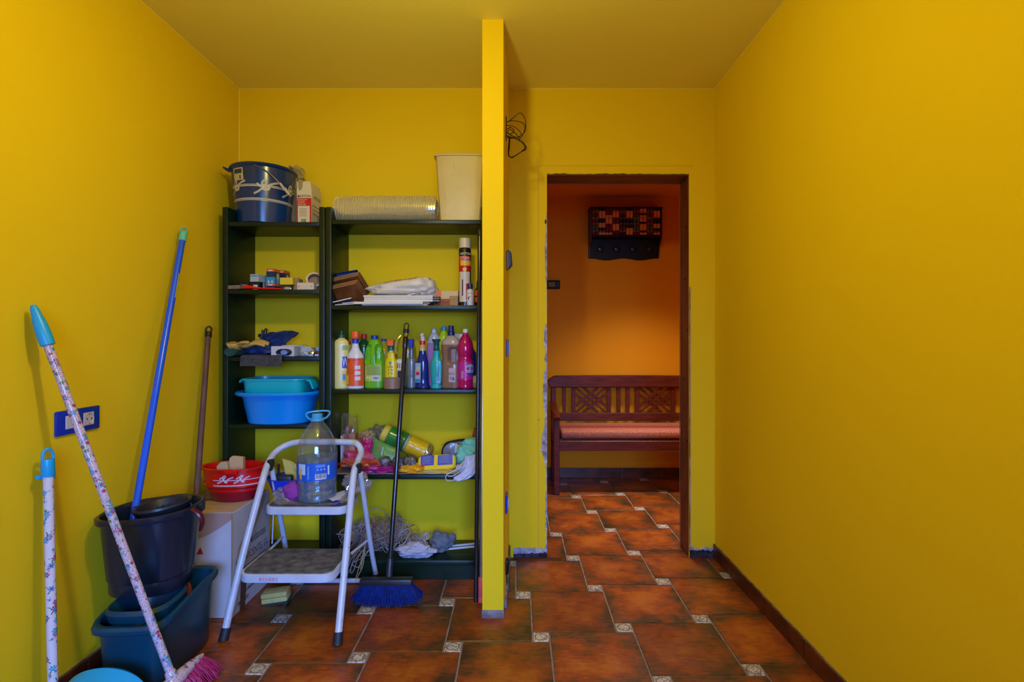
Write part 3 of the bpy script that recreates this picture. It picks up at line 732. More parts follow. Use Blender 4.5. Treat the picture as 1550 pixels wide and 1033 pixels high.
t = thing('dowel', 'thin brown wooden stick lying at the back of the third shelf', 'stick', (X(456, 2.79), 2.80, z0+.030))
B().box(0, .10, 0, .008, 0, .008, .001).build('stick', M((.28, .16, .09, 1), .7), t)
B().box(.07, .085, -.003, .012, -.030, .0, .001).build('stick_rest', M((.28, .16, .09, 1), .7), t)
t = thing('paper_scrap', 'crumpled greyish paper scrap on the third shelf, right of the tape roll', 'paper', (X(464, 2.64), 2.64, z0))
B().blob(.026, .02, .024, 8, .5, 2.5, 22, 14, cut=.1, cen=(0, 0, .022)).build('paper', M((.42, .46, .50, 1), .7), t, smooth=0)
t = thing('glue_tube', 'small blue and white tube on the shelf edge by the right panel', 'tube', (X(468, 2.585), 2.585, z0+.006))
B().add(*flatrod([(0, 0), (.018, 0), (.020, 0), (.048, 0)], [.0055, .0055, .006, .007], [.0055, .0055, .006, .0055])).build('tube_body', M((.42, .50, .62, 1), .35), t)
B().add(*flatrod([(.0215, 0), (.030, 0)], [.0072, .0074], [.0064, .0066])).build('blue_band', BLU, t)
t = thing('chrome_knob', 'small chrome fitting between the paper scrap and the right panel', 'fitting', (X(471, 2.62), 2.625, z0+.014))
B().blob(.018, .010, .013, 1, .15, 3, 20, 12).build('fitting_body', STEEL, t)
t = thing('bottle_cap', 'white capped jar with a red base at the right end of the third shelf', 'jar', (X(479.5, 2.66), 2.68, z0))
B().lathe([(.010, 0), (.012, .002), (.012, .024), (0, .024)], 20).build('base', M((.3, .05, .02, 1), .5), t)
B().lathe([(.012, .0245), (.013, .026), (.0125, .044), (.011, .046), (0, .046)], 20).build('cap', M((.4, .42, .5, 1), .4), t)

# ---------------------------------------------------------------- narrow bookcase, fourth shelf
z0 = U1[3]+E1
t = thing('wash_basin', 'large blue oval plastic basin on the narrow bookcase, holding a turquoise tub', 'basin', (X(420, 2.62), 2.665, z0))
BB = M((.003, .27, .82, 1), .28, name='blue_basin_plastic')
# profile scaled so the rim is .205 x .15 and the foot .145 x .11
bs = [(.145, 0), (.150, .004), (.175, .125), (.182, .138), (.205, .139), (.210, .148), (.203, .156), (.178, .150), (.170, .138), (.146, .01), (0, .008)]
B().lathe(bs, 64, sx=1, sy=.78, e=2.5).build('body', BB, t)
t = thing('plastic_tub', 'turquoise rectangular tub nested in the blue basin', 'tub', (X(419, 2.63), 2.66, z0+.04))
TQ = M((.003, .42, .48, 1), .3, name='turquoise_plastic')
b = B().lathe([(.128, 0), (.132, .004), (.150, .172), (.160, .173), (.160, .180), (.148, .181), (.130, .008), (0, .007)], 64, sx=1.0, sy=.68, e=5)
b.build('body', TQ, t)
B().prism([(.145, .180), (.176, .172), (.192, .128), (.182, .124), (.168, .160), (.145, .168)], -.05, .04, bev=.003).build('handle', TQ, t)
B().prism([(-.150, .180), (-.176, .170), (-.178, .158), (-.172, .158), (-.168, .166), (-.150, .170)], -.05, .04, bev=.001).build('handle', TQ, t)
# ---------------------------------------------------------------- wide bookcase, second shelf
z0 = U2[1]+E1
BRT = M((.26, .08, .02, 1), .3, col2=(.12, .035, .01, 1), ns=12, name='brown_tile_glaze'); TEDGE = M((.40, .26, .13, 1), .8, name='tile_body')
def tile_stack(label, x, y, z, tilt, yaw, n, w_, d_, group='brown tiles leaning in the wide bookcase'):
    pass
def leaning_tiles(px0, px1, pyl, pyr, Y, n, label):
    x0, x1 = X(px0, Y), X(px1, Y)
    for k in range(n):
        t = thing('glazed_tile', label[k], 'tile', (x0+.004*k, Y+.002*k, Z(pyl, Y)+.008*k), (math.radians(-38), -math.atan2(Z(pyr, Y)-Z(pyl, Y), x1-x0), -.10))
        B().box(0, x1-x0, 0, .135, 0, .0035, .0006).build('glaze', BRT, t)
        B().box(0, x1-x0, 0, .135, .0036, .0068, .0006).build('backing', TEDGE, t)
leaning_tiles(498, 541, 439, 430, 2.585, 3, ['brown glazed tile at the bottom of the lower leaning pair', 'brown glazed tile in the middle of the lower leaning pile', 'brown glazed tile on top of the lower leaning pile'])
leaning_tiles(499, 544, 427.5, 418, 2.60, 3, ['brown glazed tile lowest in the upper leaning pile, under the blue leaflet', 'brown glazed tile in the middle of the upper leaning pile', 'brown glazed tile directly under the blue leaflet'])
t = thing('leaflet', 'dark blue leaflet on top of the leaning brown tiles', 'leaflet', (X(503, 2.62), 2.630, Z(416, 2.62)+.004), (math.radians(-38), -.16, -.08))
B().box(0, .125, 0, .11, 0, .0025).build('cover', M((.006, .035, .16, 1), .35), t)
lettering([('INSTRUCCIONES', .012, .06, .015)], lambda u, v: (u, .03-v, -.0006), M((.2, .3, .5, 1), .5), t)
t = thing('wooden_block', 'dark wooden block wedged under the leaning brown tiles', 'block', (X(528, 2.69), 2.66, z0))
B().box(-.055, .045, 0, .08, 0, .062, .002).build('block_body', M((.10, .03, .012, 1), .6), t)
for k, (px0, px1, py, rot, r2, lb) in enumerate(((504, 532, 461, .28, .2, 'white chipped tile shard tilted on top of the others under the brown tiles'), (507, 537, 462.3, .05, -.15, 'white tile shard lying flat at the front left of the white boards'), (518, 541, 460.5, .12, .3, 'white tile shard nearest the stack of white boards'))):
    Y = 2.585+.018*k
    t = thing('tile_shard', lb, 'tile', (X(px0, Y), Y, z0+.001+(.012 if k == 0 else 0.009*(k == 2))), (.08, -rot*.9, r2))
    L = X(px1, Y)-X(px0, Y)
    B().prism([(0, 0), (L, .0), (L*.98, .005), (0, .005)], 0, .05+.01*k, bev=.0006).build('shard', M((.55, .53, .52, 1), .4), t)
WB = M((.66, .64, .62, 1), .5, name='white_board'); WBE = M((.25, .22, .19, 1), .8)
lbs = ['white board at the bottom of the stack in the wide bookcase', 'widest white board jutting left from the stack, second from the bottom', 'white board in the middle of the stack of five', 'white board second from the top of the stack', 'white board on top of the stack, under the crumpled white bag']
zz = z0
for k, (px0, px1, hh, Y) in enumerate(((548, 647, .0055, 2.58), (535, 640, .0125, 2.57), (551, 655, .0125, 2.585), (551, 655, .0095, 2.585), (550, 655, .0095, 2.585))):
    x0, x1 = X(px0, Y), X(px1, Y)
    t = thing('board', lbs[k], 'board', ((x0+x1)/2, Y, zz), (0, 0, .01*(-1)**k), 'stack of white boards')
    L = x1-x0
    B().box(-L/2, L/2, 0, .17, 0, hh-.0008, .001).build('panel', WB, t)
    if k: B().box(L/2+.0002, L/2+.030, .02, .168, .001, hh-.002, .002).build('ribbed_end', WBE, t)
    zz += hh+.0002
ztop = zz
t = thing('carrier_bag', 'crumpled white plastic bag with red lettering on the stack of white boards', 'bag', (X(608, 2.64), 2.66, ztop+.001))
BAG = M((.62, .58, .52, 1), .38, bump=.25, bs=25, name='white_bag_film')
from mathutils.bvhtree import BVHTree
def onto(bb, frm, dirn, off=.0015):
    """projects points along dirn onto the surface collected in bb"""
    tr = BVHTree.FromPolygons([Vector(v) for v in bb.v], bb.f); dv = Vector(dirn).normalized()
    def f_(u, v):
        p = Vector(frm(u, v)); h = tr.ray_cast(p-dv*.5, dv)
        return (h[0]-dv*off) if h[0] else p
    return f_
b = B().blob(.155, .070, .044, 11, .20, 2.2, 60, 34, cut=.05, cen=(-.005, 0, .040), pw=.8, ridge=.9)
b.v = [(x, y, z*(.70+1.9*(x+.16)) if z > .004 else z) for x, y, z in b.v]
b.build('bag_film', BAG, t, smooth=75)
lettering([('SUPERCOR', .030, 0, 0)], onto(b, lambda u, v: (u*.85+.0, -.042, .066+u*.12+v*.55), (0, .8, -.6)), RED, t, sx=1.35)
B().blob(.045, .05, .05, 11, .5, 2.4, 36, 22, cut=.1, cen=(.125, .01, .040)).build('bag_knot', BAG, t, smooth=75)
t = thing('paper_tag', 'small white card lying in front of the crumpled white bag', 'card', (X(622, 2.585), 2.586, ztop+.001), (0, -.25, .1))
B().box(-.025, .022, 0, .03, 0, .004, .0005).build('card', WB, t)
t, bw, bh = pbox('orange_box', 'orange and cream flat carton at the right of the white boards', 'box', 658, 693.5, 440.5, 2.66, z0+.037, .10, M((.62, .45, .22, 1), .6))
patch(-bw/2, -bw*.22, 0, bh, lambda u, v: (u, -.0008, v), M((.75, .16, .03, 1), .5), t, 'orange_end')
t = thing('brick_slip', 'terracotta brick slip under the orange carton, upper of two', 'brick', (X(663, 2.64), 2.645, z0+.0185))
B().box(0, .065, 0, .10, 0, .0175, .002).build('brick_body', M((.42, .12, .05, 1), .85, col2=(.3, .09, .04, 1), ns=20), t)
t = thing('brick_slip', 'terracotta brick slip on the shelf, lower of two under the orange carton', 'brick', (X(662, 2.64), 2.64, z0))
B().box(0, .065, 0, .10, 0, .0178, .002).build('brick_body', M((.38, .11, .05, 1), .85, col2=(.3, .09, .04, 1), ns=20), t)
t, bw, bh = pbox('wood_offcut', 'small pale wood offcut beside the foam can', 'block', 680.5, 693.3, 448, 2.62, z0, .05, M((.45, .27, .11, 1), .7, col2=(.33, .18, .07, 1), ns=6, stretch=(1, 1, 8)), bev=.002)
# spray foam can
t = thing('foam_can', 'tall black, red and cream aerosol foam can with a cream cap', 'can', (X(703, 2.62), 2.645, z0))
r = .0305; H = Z(375, 2.615)-z0
B().lathe([(r-.002, 0), (r, .002), (r, H-.008), (r-.004, H), (0, H)], 36).build('body', M((.016, .010, .008, 1), .22), t)
B().lathe([(r-.003, H+.0005), (r-.001, H+.002), (r-.002, H+.048), (r-.006, H+.051), (0, H+.051)], 36).build('cap', M((.60, .52, .40, 1), .4), t)
f = cyl(r); nA = 20
patch(-.038, .045, H-.115, H-.040, f, RED, t, 'red_label', nA)
patch(-.030, .03, .02, H-.118, f, M((.60, .50, .42, 1), .4), t, 'cream_label', nA)
patch(-.022, .04, H-.088, H-.065, cyl(r, off=.0011), M((.75, .45, .02, 1), .4), t, 'yellow_panel', nA)
fl = cyl(r, off=.0016)
lettering([('AXTON', .016, .006, H-.030)], fl, WHT, t)
lettering([('ESPUMA', .0155, .002, H-.050), ('EXPANSIVA', .0095, .002, H-.061)], fl, M((.62, .5, .4, 1), .4), t)
b = B()
for k in range(5): b.add([fl(-.015, H-.070-k*.0036), fl(.008, H-.070-k*.0036), fl(.03, H-.070-k*.0036), fl(.03, H-.0715-k*.0036), fl(.008, H-.0715-k*.0036), fl(-.015, H-.0715-k*.0036)], [(0, 1, 4, 5), (1, 2, 3, 4)])
b.build('small_print', RED, t, smooth=0)['kind'] = 'stuff'
patch(-.012, -.006, .05, .13, fl, INK, t, 'tool_drawing'); patch(.008, .018, .03, .11, fl, RED, t, 'list_panel', 4)
B().lathe([(0, 0), (.010, 0), (.010, .0012), (0, .0012)], 16, mat=Matrix.Translation((.002, -r-.0006, H-.108)) @ Matrix.Rotation(PI/2, 4, 'X')).build('round_badge', M((.72, .42, .02, 1), .4), t)

def label_wrap(t, r, v0, v1, u0, u1, mat, name='label', sx=1, sy=1, off=.0007, rot=-PI/2):
    return patch(u0, u1, v0, v1, cyl(r, rot, off, sx, sy), mat, t, name, 14)
t = thing('ink_bottle', 'small white bottle with a navy cap in front of the foam can', 'bottle', (X(711.5, 2.59), 2.595, z0))
B().lathe([(.015, 0), (.017, .002), (.0175, .072), (.012, .080), (0, .080)], 28).build('body', M((.55, .55, .56, 1), .35), t)
B().lathe([(.0125, .0805), (.0125, .105), (.011, .108), (0, .108)], 24).build('cap', NAV, t)
fl = cyl(.0174, off=.0006)
lettering([('TINTE', .009, 0, .058)], fl, RED, t)
patch(-.010, -.003, .030, .042, fl, BLU, t, 'blue_mark'); patch(-.002, .004, .040, .046, fl, RED, t, 'red_mark')
b = B()
for k in range(5): b.add([fl(-.010, .025-k*.004), fl(.010, .025-k*.004), fl(.010, .0265-k*.004), fl(-.010, .0265-k*.004)], [(0, 1, 2, 3)])
b.build('small_print', M((.1, .15, .3, 1), .6), t, smooth=0)['kind'] = 'stuff'
t = thing('oil_bottle', 'black bottle with an orange label at the right end of the second shelf', 'bottle', (X(724, 2.66), 2.66, z0))
B().lathe([(.018, 0), (.019, .002), (.019, .082), (.010, .094), (.010, .10), (0, .10)], 28).build('body', BLK, t)
B().lathe([(.0105, .1005), (.0085, .128), (.003, .132), (0, .132)], 20).build('nozzle', BLK, t)
label_wrap(t, .019, .020, .045, -.022, .022, ORG); label_wrap(t, .019, .052, .080, -.022, .022, ORG)

# ---------------------------------------------------------------- wide bookcase, bottle shelf
z0 = U2[2]+E1
def P(mat, rough=.3, **k): return M(mat, rough, **k)
def bottle(name, label, px, Y, prof, mat, sx=1, sy=1, e=2.0, rot=0, cat='bottle', part='body'):
    """prof in metres, base on the bottle shelf"""
    t = thing(name, label, cat, (X(px, Y), Y, z0), (0, 0, rot))
    prof = spl([(r, z, 0) for r, z in prof], 4)
    b = B().lathe([(0, 0)]+[(max(p.x, 0), p.y) for p in prof]+[(0, prof[-1].y)], 40, sx=sx, sy=sy, e=e)
    b.build(part, mat, t)
    return t
def capc(t, z, h, r0, r1=None, mat=NAV, name='cap', x=0, ribs=False):
    r1 = r1 or r0
    return B().lathe([(r0-.001, z), (r0, z+.001), (r1, z+h-.002), (r1-.002, z+h), (0, z+h)], 28, cx=x).build(name, mat, t)
def trigger(t, z, mat, collar, hgt=.05):
    """spray head: collar, body, nozzle forward, trigger"""
    B().lathe([(.013, z), (.0145, z+.001), (.0145, z+.018), (.012, z+.020), (0, z+.020)], 24).build('collar', collar, t)
    B().prism([(-.013, z+.020), (.013, z+.020), (.014, z+.038), (.016, z+hgt), (-.016, z+hgt), (-.017, z+.040)], -.030, .018, bev=.004).build('spray_head', mat, t)
    B().tube([(0, -.026, z+.034), (0, -.034, z+.020), (0, -.032, z+.002)], [.004, .0035, .003], 8).build('trigger', mat, t)
k_ = 303.
def hz(py, Y=2.64): return Z(py, Y)-z0
# a: cream dish soap
CR = M((.72, .62, .14, 1), .3, col2=(.70, .60, .22, 1), ns=5, name='cream_bottle')
t = bottle('dish_soap_bottle', 'cream yellow dish soap bottle with a green cap, first bottle on the left', 517, 2.635, [(.033, 0), (.035, .006), (.036, .08), (.035, .17), (.036, .215), (.030, .235), (.016, .246), (.014, .250)], CR, sy=.62, e=2.6, rot=.28)
capc(t, .251, .016, .0155, .0145, M((.005, .10, .07, 1), .3)); capc(t, .267, .018, .006, .006, M((.005, .10, .07, 1), .3), 'nozzle')
fl = lambda u, v: (.0+u, -.0225-.0008-.0*u, v)
fs = lambda u, v: Vector((u, -.0365*.62*(max(0, 1-(abs(u)/.0365)**2.6))**(1/2.6)-.0009, v))
patch(.003, .031, .10, .157, fs, M((.02, .05, .40, 1), .4), t, 'blue_label', 6)
lettering([('W', .060, 0, .128)], lambda u, v: fs(.018+u*.45, v)+Vector((0, -.0006, 0)), M((.55, .55, .65, 1), .4), t)
patch(.003, .031, .025, .085, fs, M((.72, .48, .02, 1), .4), t, 'lemon_panel', 6)
patch(.006, .020, .040, .070, lambda u, v: fs(u, v)+Vector((0, -.0006, 0)), M((.03, .22, .5, 1), .4), t, 'blue_picture', 3)
patch(.004, .030, .190, .212, fs, M((.25, .40, .10, 1), .4), t, 'green_seal', 6)
# b: orange spray bottle
OB = M((.72, .10, .015, 1), .35, name='orange_label')
W2 = M((.62, .64, .68, 1), .3, name='white_bottle')
t = bottle('spray_bottle', 'white spray bottle with a big orange label and orange and blue cap', 538, 2.625, [(.039, 0), (.041, .006), (.041, .05), (.041, .145), (.038, .165), (.022, .190), (.016, .212), (.015, .222)], W2, sy=.7, rot=.1)
B().lathe([(.0417, .013), (.0417, .150)], 40, sy=.715, a0=-PI*.98, a1=PI*.3, off=.0004).build('label', OB, t)
capc(t, .223, .022, .017, .0165, BLU, 'collar')
B().lathe([(.015, .2455), (.0175, .247), (.0195, .256), (.0195, .272), (.0165, .281), (0, .282)], 28, e=3).build('spray_head', M((.80, .10, .01, 1), .35), t)
fb = cyl(.0417, off=.0012, sy=.715)
lettering([('-7', .022, -.030, .135)], fb, NAV, t); lettering([('LIMPIADOR', .007, .012, .142)], fb, NAV, t)
b = B()
for k in range(3):
    b.add([fb(.003, .095-k*.027), fb(.016, .095-k*.027), fb(.030, .095-k*.027), fb(.030, .113-k*.027), fb(.016, .113-k*.027), fb(.003, .113-k*.027)], [(0, 1, 4, 5), (1, 2, 3, 4)])
b.build('pictogram_panel', WHT, t, smooth=0)['kind'] = 'stuff'
patch(-.055, -.030, .02, .065, fb, M((.70, .50, .05, 1), .4), t, 'picture', 6)
b = B(); b.tube([Vector(fb(-.012+.009*math.cos(a), .085+.009*math.sin(a))) for a in [2*PI*k/20 for k in range(20)]], .0006, 4, closed=True); b.build('round_mark', M((.25, .02, .02, 1), .5), t)
# c: dark green bottle behind
DG = M((.008, .07, .02, 1), .2, name='dark_green_bottle')
t = bottle('cleaner_bottle', 'dark green bottle with a red cap behind the orange spray bottle', 551, 2.755, [(.032, 0), (.034, .01), (.034, .18), (.030, .215), (.014, .240), (.013, .245)], DG)
capc(t, .246, .024, .0135, .0130, RED)
t = bottle('cleaner_bottle', 'bottle with a red cap mostly hidden behind the cream soap bottle', 527.5, 2.75, [(.03, 0), (.031, .01), (.031, .15), (.026, .185), (.012, .205), (.011, .215)], M((.55, .45, .35, 1), .3))
capc(t, .216, .018, .0125, .012, RED)
# d: green jug
LG = M((.12, .42, .015, 1), .3, name='lime_plastic')
def jug(name, label, px, Y, prof, mat, sx, sy, e, handle=None, rot=0):
    return bottle(name, label, px, Y, prof, mat, sx, sy, e, rot)
t = thing('bleach_jug', 'bright green jug with a moulded front handle and blue cap', 'bottle', (X(565.5, 2.64), 2.66, z0))
pr = spl([(.044, 0), (.046, .006), (.047, .05), (.047, .12), (.046, .155), (.040, .195), (.028, .225), (.016, .240)], 5)
pr = spl([(r_, z_, 0) for r_, z_ in ((.046, 0), (.048, .006), (.048, .05), (.048, .12), (.046, .165), (.038, .205), (.026, .232), (.017, .243))], 5)
b = B()
prf = [(0, 0)]+[(p.x, p.y) for p in pr]+[(0, pr[-1].y)]
def dent(p):      # two hand recesses either side of a rib on the front
    if p.y < 0 and .115 < p.z < .222:
        k = min(1, (p.z-.115)/.03)*min(1, (.222-p.z)/.02); ax = abs(p.x)
        d = max(0, min(1, (ax-.009)/.006))*max(0, min(1, (.040-ax)/.008))
        return Vector((p.x, p.y+.020*k*d, p.z))
    return p
prf2 = []
for i in range(len(prf)-1):
    for q in range(3): prf2.append((prf[i][0]+(prf[i+1][0]-prf[i][0])*q/3, prf[i][1]+(prf[i+1][1]-prf[i][1])*q/3))
prf2.append(prf[-1])
b.lathe(prf2, 96, sy=.75, e=3.2, fn=dent); b.build('body', LG, t)
capc(t, .2435, .019, .0185, .018, M((.008, .03, .30, 1), .35))
fj = lambda u, v: Vector((u, -.048*.75*(max(0, 1-(min(abs(u), .0475)/.048)**3.2))**(1/3.2)-.0009, v))
patch(-.047, .047, .034, .112, fj, M((.42, .52, .08, 1), .4), t, 'label', 16)
fk = lambda u, v: fj(u, v)+Vector((0, -.0006, 0))
patch(-.031, .034, .065, .110, fk, M((.22, .32, .05, 1), .5), t, 'text_block', 8)
b = B()
for k in range(12): b.add([fk(-.028, .107-k*.0034)+Vector((0, -.0004, 0)), fk(.030, .107-k*.0034)+Vector((0, -.0004, 0)), fk(.030, .1060-k*.0034)+Vector((0, -.0004, 0)), fk(-.028, .1060-k*.0034)+Vector((0, -.0004, 0))], [(0, 1, 2, 3)])
b.build('small_print', M((.45, .52, .2, 1), .6), t, smooth=0)['kind'] = 'stuff'
patch(-.004, .036, .038, .060, fk, WHT, t, 'barcode_panel', 5); bars(.030, .014, 16, lambda u, v: fk(u+.017, v+.050)+Vector((0, -.0006, 0)), INK, t)
patch(-.030, -.022, .048, .056, fk, WHT, t, 'symbol'); patch(-.030, -.022, .038, .045, fk, M((.7, .3, .02, 1), .5), t, 'symbol'); patch(-.018, -.010, .048, .056, fk, WHT, t, 'symbol')
# e: translucent yellow bottle behind
YTR = M((.50, .36, .02, 1), .2, name='yellow_translucent'); 
t = bottle('cleaner_bottle', 'translucent yellow bottle with a small blue cap behind the green jug', 581, 2.745, [(.036, 0), (.038, .01), (.038, .16), (.034, .195), (.016, .222), (.013, .230)], M((.42, .30, .02, 1), .18), rot=0)
capc(t, .231, .014, .013, .0125, BLU)
# f: yellow spray
YS = M((.80, .58, .005, 1), .3, name='yellow_bottle')
t = bottle('spray_bottle', 'bright yellow spray bottle with an orange and green head, behind the brown tape roll', 592, 2.70, [(.029, 0), (.031, .006), (.031, .05), (.030, .115), (.027, .135), (.020, .150), (.019, .166), (.013, .176)], YS, sx=1.05, sy=.75, e=3, rot=.05)
capc(t, .1765, .010, .011, .011, WHT, 'neck'); capc(t, .187, .020, .0155, .015, M((.008, .16, .04, 1), .35), 'collar')
B().prism([(-.015, .2075), (.015, .2075), (.0165, .216), (.0165, .240), (-.0165, .240), (-.0165, .216)], -.026, .016, bev=.003).build('spray_head', M((.78, .11, .01, 1), .35), t)
fy = lambda u, v: Vector((u, -.0255, v))
lettering([('Tu', .009, 0, .110), ('HOGAR', .008, 0, .102)], fy, INK, t)
for u, v in ((-.008, .088), (.008, .088), (-.008, .070), (.008, .070)): lettering([('S' if u < 0 else 'A', .013, u, v)], fy, M((.10, .05, .02, 1), .5), t, 'pictogram')
patch(-.005, .005, .118, .130, fy, M((.01, .25, .35, 1), .4), t, 'round_mark')
patch(-.009, .009, .036, .048, fy, WHT, t, 'barcode_panel'); bars(.015, .009, 9, lambda u, v: fy(u, v+.042)+Vector((0, -.0006, 0)), INK, t)
# tape roll
tape_roll('packing_tape_roll', 'wide brown packing tape roll lying flat in front of the yellow spray bottle', (X(594, 2.62), 2.625, z0), .0445, .036, .051, M((.26, .15, .09, 1), .45, name='brown_tape'), (0, 0, 0))
# g: big translucent yellow jug behind
t = bottle('cleaner_jug', 'large translucent yellow jug with a loop handle and blue cap, behind the broom handle', 615, 2.765, [(.050, 0), (.052, .01), (.052, .15), (.048, .20), (.034, .245), (.018, .265), (.014, .275)], M((.45, .36, .02, 1), .15, name='yellow_jug_plastic'), sy=.7)
capc(t, .276, .020, .0155, .015, NAV)
B().tube(spl([(-.026, -.01, .262), (-.044, -.02, .235), (-.052, -.024, .195), (-.048, -.022, .165)], 6), .007, 8).build('handle', M((.45, .36, .02, 1), .2), t)
# h: white and red label bottle
t = bottle('wax_bottle', 'small white bottle with a red and blue label just left of the broom handle', 606, 2.71, [(.017, 0), (.018, .005), (.018, .12), (.016, .135), (.010, .142)], W2, sx=1.25)
fw = lambda u, v: (u, -.0185-.0007, v)
b = B()
for k in range(3): b.add([(-.014+k*.010, -.0192, .095), (-.009+k*.010, -.0192, .095), (-.005+k*.010, -.0192, .122), (-.010+k*.010, -.0192, .122)], [(0, 1, 2, 3)])
b.build('red_stripe_print', RED, t, smooth=0)['kind'] = 'stuff'
patch(-.010, .012, .045, .085, fw, NAV, t, 'blue_label'); patch(-.006, .010, .082, .090, lambda u, v: (u, -.0198, v), M((.7, .5, .02, 1), .4), t, 'yellow_mark')
# i: grey trigger bottle
GY = M((.17, .20, .25, 1), .25, .3, name='silver_grey_bottle')
t = bottle('spray_bottle', 'silver grey trigger bottle with a blue head just right of the broom handle', 623, 2.665, [(.024, 0), (.025, .005), (.0245, .05), (.0255, .09), (.0245, .140), (.011, .150), (.008, .185), (.0065, .20)], GY)
b = B()
for z in (.055, .062, .082): b.tube([(.0252*math.cos(a), .0252*math.sin(a), z) for a in [2*PI*k/28 for k in range(28)]], .0009, 5, closed=True)
b.build('ribs', M((.10, .12, .16, 1), .3), t)
B().prism([(-.010, .2005), (.010, .2005), (.011, .225), (.014, .235), (.010, .243), (-.012, .243), (-.012, .22)], -.03, .014, bev=.003).build('spray_head', M((.01, .04, .40, 1), .35), t)
# j: dark blue bottle
DBL = M((.005, .022, .16, 1), .12, name='deep_blue_plastic')
t = bottle('toilet_cleaner_bottle', 'dark blue sculpted bottle with a red collar and white nozzle', 639.5, 2.645, [(.036, 0), (.038, .006), (.030, .03), (.030, .09), (.028, .130), (.020, .165), (.018, .185)], DBL, sy=.7, rot=0)
B().lathe([(.0175, .1855), (.017, .2), (.013, .216), (0, .216)], 24).build('clear_neck', M((.50, .38, .12, 1), .2), t)
capc(t, .2165, .019, .0155, .015, M((.65, .01, .01, 1), .3), 'collar')
B().tube(spl([(.002, .002, .236), (.0, .0, .255), (-.002, -.004, .266), (.008, -.006, .262)], 6), [.0105]*6+[.010]*6+[.008]*6+[.005], 10).build('nozzle', M((.58, .55, .56, 1), .35), t)
fdb = lambda u, v: (u, -.0225-.0004, v)
patch(-.034, -.006, .028, .125, lambda u, v: (u+.02*(v-.03), -.0270+abs(u)*.25, v), M((.30, .38, .48, 1), .35), t, 'label', 6)
patch(-.033, -.008, .030, .045, lambda u, v: (u+.02*(v-.03), -.0276+abs(u)*.25, v), M((.02, .2, .5, 1), .35), t, 'label_band', 4)
patch(-.030, -.012, .065, .080, lambda u, v: (u+.02*(v-.03), -.0276+abs(u)*.25, v), RED, t, 'label_mark', 3)
patch(-.026, -.012, .092, .105, lambda u, v: (u+.02*(v-.03), -.0276+abs(u)*.25, v), M((.7, .5, .05, 1), .35), t, 'label_mark', 3)
# k: pink / lilac translucent bottle behind
t = bottle('cleaner_bottle', 'tall lilac bottle with a white cap behind the teal bottle', 657, 2.745, [(.036, 0), (.038, .01), (.038, .15), (.0375, .195), (.034, .225), (.022, .262), (.014, .272)], M((.42, .20, .52, 1), .25, name='lilac_plastic'), sy=.7)
B().lathe([(.0385, .222), (.0345, .226), (.030, .244), (.0225, .263), (.0145, .273), (0, .2735)], 32, sy=.72).build('empty_shoulder', M((.45, .46, .55, 1), .2), t)
capc(t, .274, .025, .0125, .012, WHT)
# l: teal bottle
TL = M((.008, .36, .36, 1), .28, name='teal_plastic')
t = bottle('teal_bottle', 'turquoise bottle with a dark teal flared cap, right of the dark blue bottle', 660.5, 2.625, [(.026, 0), (.027, .006), (.023, .020), (.026, .035), (.030, .085), (.029, .130), (.0175, .152), (.0165, .172), (.0170, .186)], TL, sy=.75, rot=-.15)
DT = M((.003, .075, .085, 1), .3, name='dark_teal_plastic')
B().lathe([(.015, .187), (.0155, .188), (.0135, .205), (.0145, .225), (.0215, .237), (.022, .241), (.019, .244), (0, .244)], 28).build('cap', DT, t)
patch(.006, .026, .025, .135, lambda u, v: (u, -.0225+abs(u)*.28, v), M((.12, .30, .42, 1), .3), t, 'label', 4)
b = B()
for k in range(9): b.add([(.009, -.0212, .105-k*.008), (.022, -.0176, .105-k*.008), (.022, -.0176, .108-k*.008), (.009, -.0212, .108-k*.008)], [(0, 1, 2, 3)])
b.build('small_print', M((.02, .08, .15, 1), .5), t, smooth=0)['kind'] = 'stuff'
# m: lime bottle behind
t = bottle('cleaner_bottle', 'lime green bottle with a light blue cap peeking behind the brown jug', 672, 2.755, [(.034, 0), (.036, .01), (.036, .2), (.030, .245), (.018, .278), (.014, .288)], M((.45, .62, .02, 1), .25))
capc(t, .2885, .020, .0135, .013, M((.02, .45, .60, 1), .3))
# n: brown jug
BJ = M((.22, .12, .075, 1), .22, name='brown_liquid_jug')
t = thing('ammonia_jug', 'tall translucent brown jug with a hole handle and navy cap', 'bottle', (X(682, 2.635), 2.655, z0), (0, 0, -.08))
CL = M((.38, .31, .26, 1), .22, name='empty_jug_plastic')
pr = [(0, 0), (.046, 0), (.049, .006), (.050, .05), (.049, .105), (.044, .14), (.046, .175), (.049, .215)]
b = B()
def hole(p):      # the handle is pressed in from both sides, right of the centre
    if .12 < p.z < .205:
        k = min(1, (p.z-.12)/.02)*min(1, (.205-p.z)/.02)*max(0, min(1, (.030-abs(p.x-.018))/.012))
        return Vector((p.x, p.y*(1-.62*k), p.z))
    return p
pp = [(0, 0)]+[(a.x, a.y) for a in spl([(r_, z_, 0) for r_, z_ in pr[1:]], 8)]+[(0, .2155)]
b.lathe(pp, 72, sy=.72, e=3, fn=hole, mi=0).build('body', BJ, t)
b = B().lathe([(.0491, .216), (.047, .228), (.038, .244), (.022, .256), (.016, .261), (0, .261)], 48, sy=.72, e=2.6); b.build('shoulder', CL, t)
B().prism([(.004, .128), (.012, .118), (.026, .122), (.030, .135), (.030, .190), (.024, .202), (.006, .200), (.002, .190)], -.0215, .0215, bev=.004).build('handle_hole', M((.25, .17, .20, 1), .4), t)
capc(t, .2615, .020, .0175, .017, NAV, 'collar'); capc(t, .2815, .030, .0145, .0135, NAV)
fbn = lambda u, v: (u, -.0372, v)
patch(-.004, .030, .030, .100, fbn, M((.45, .32, .34, 1), .45), t, 'label', 1)
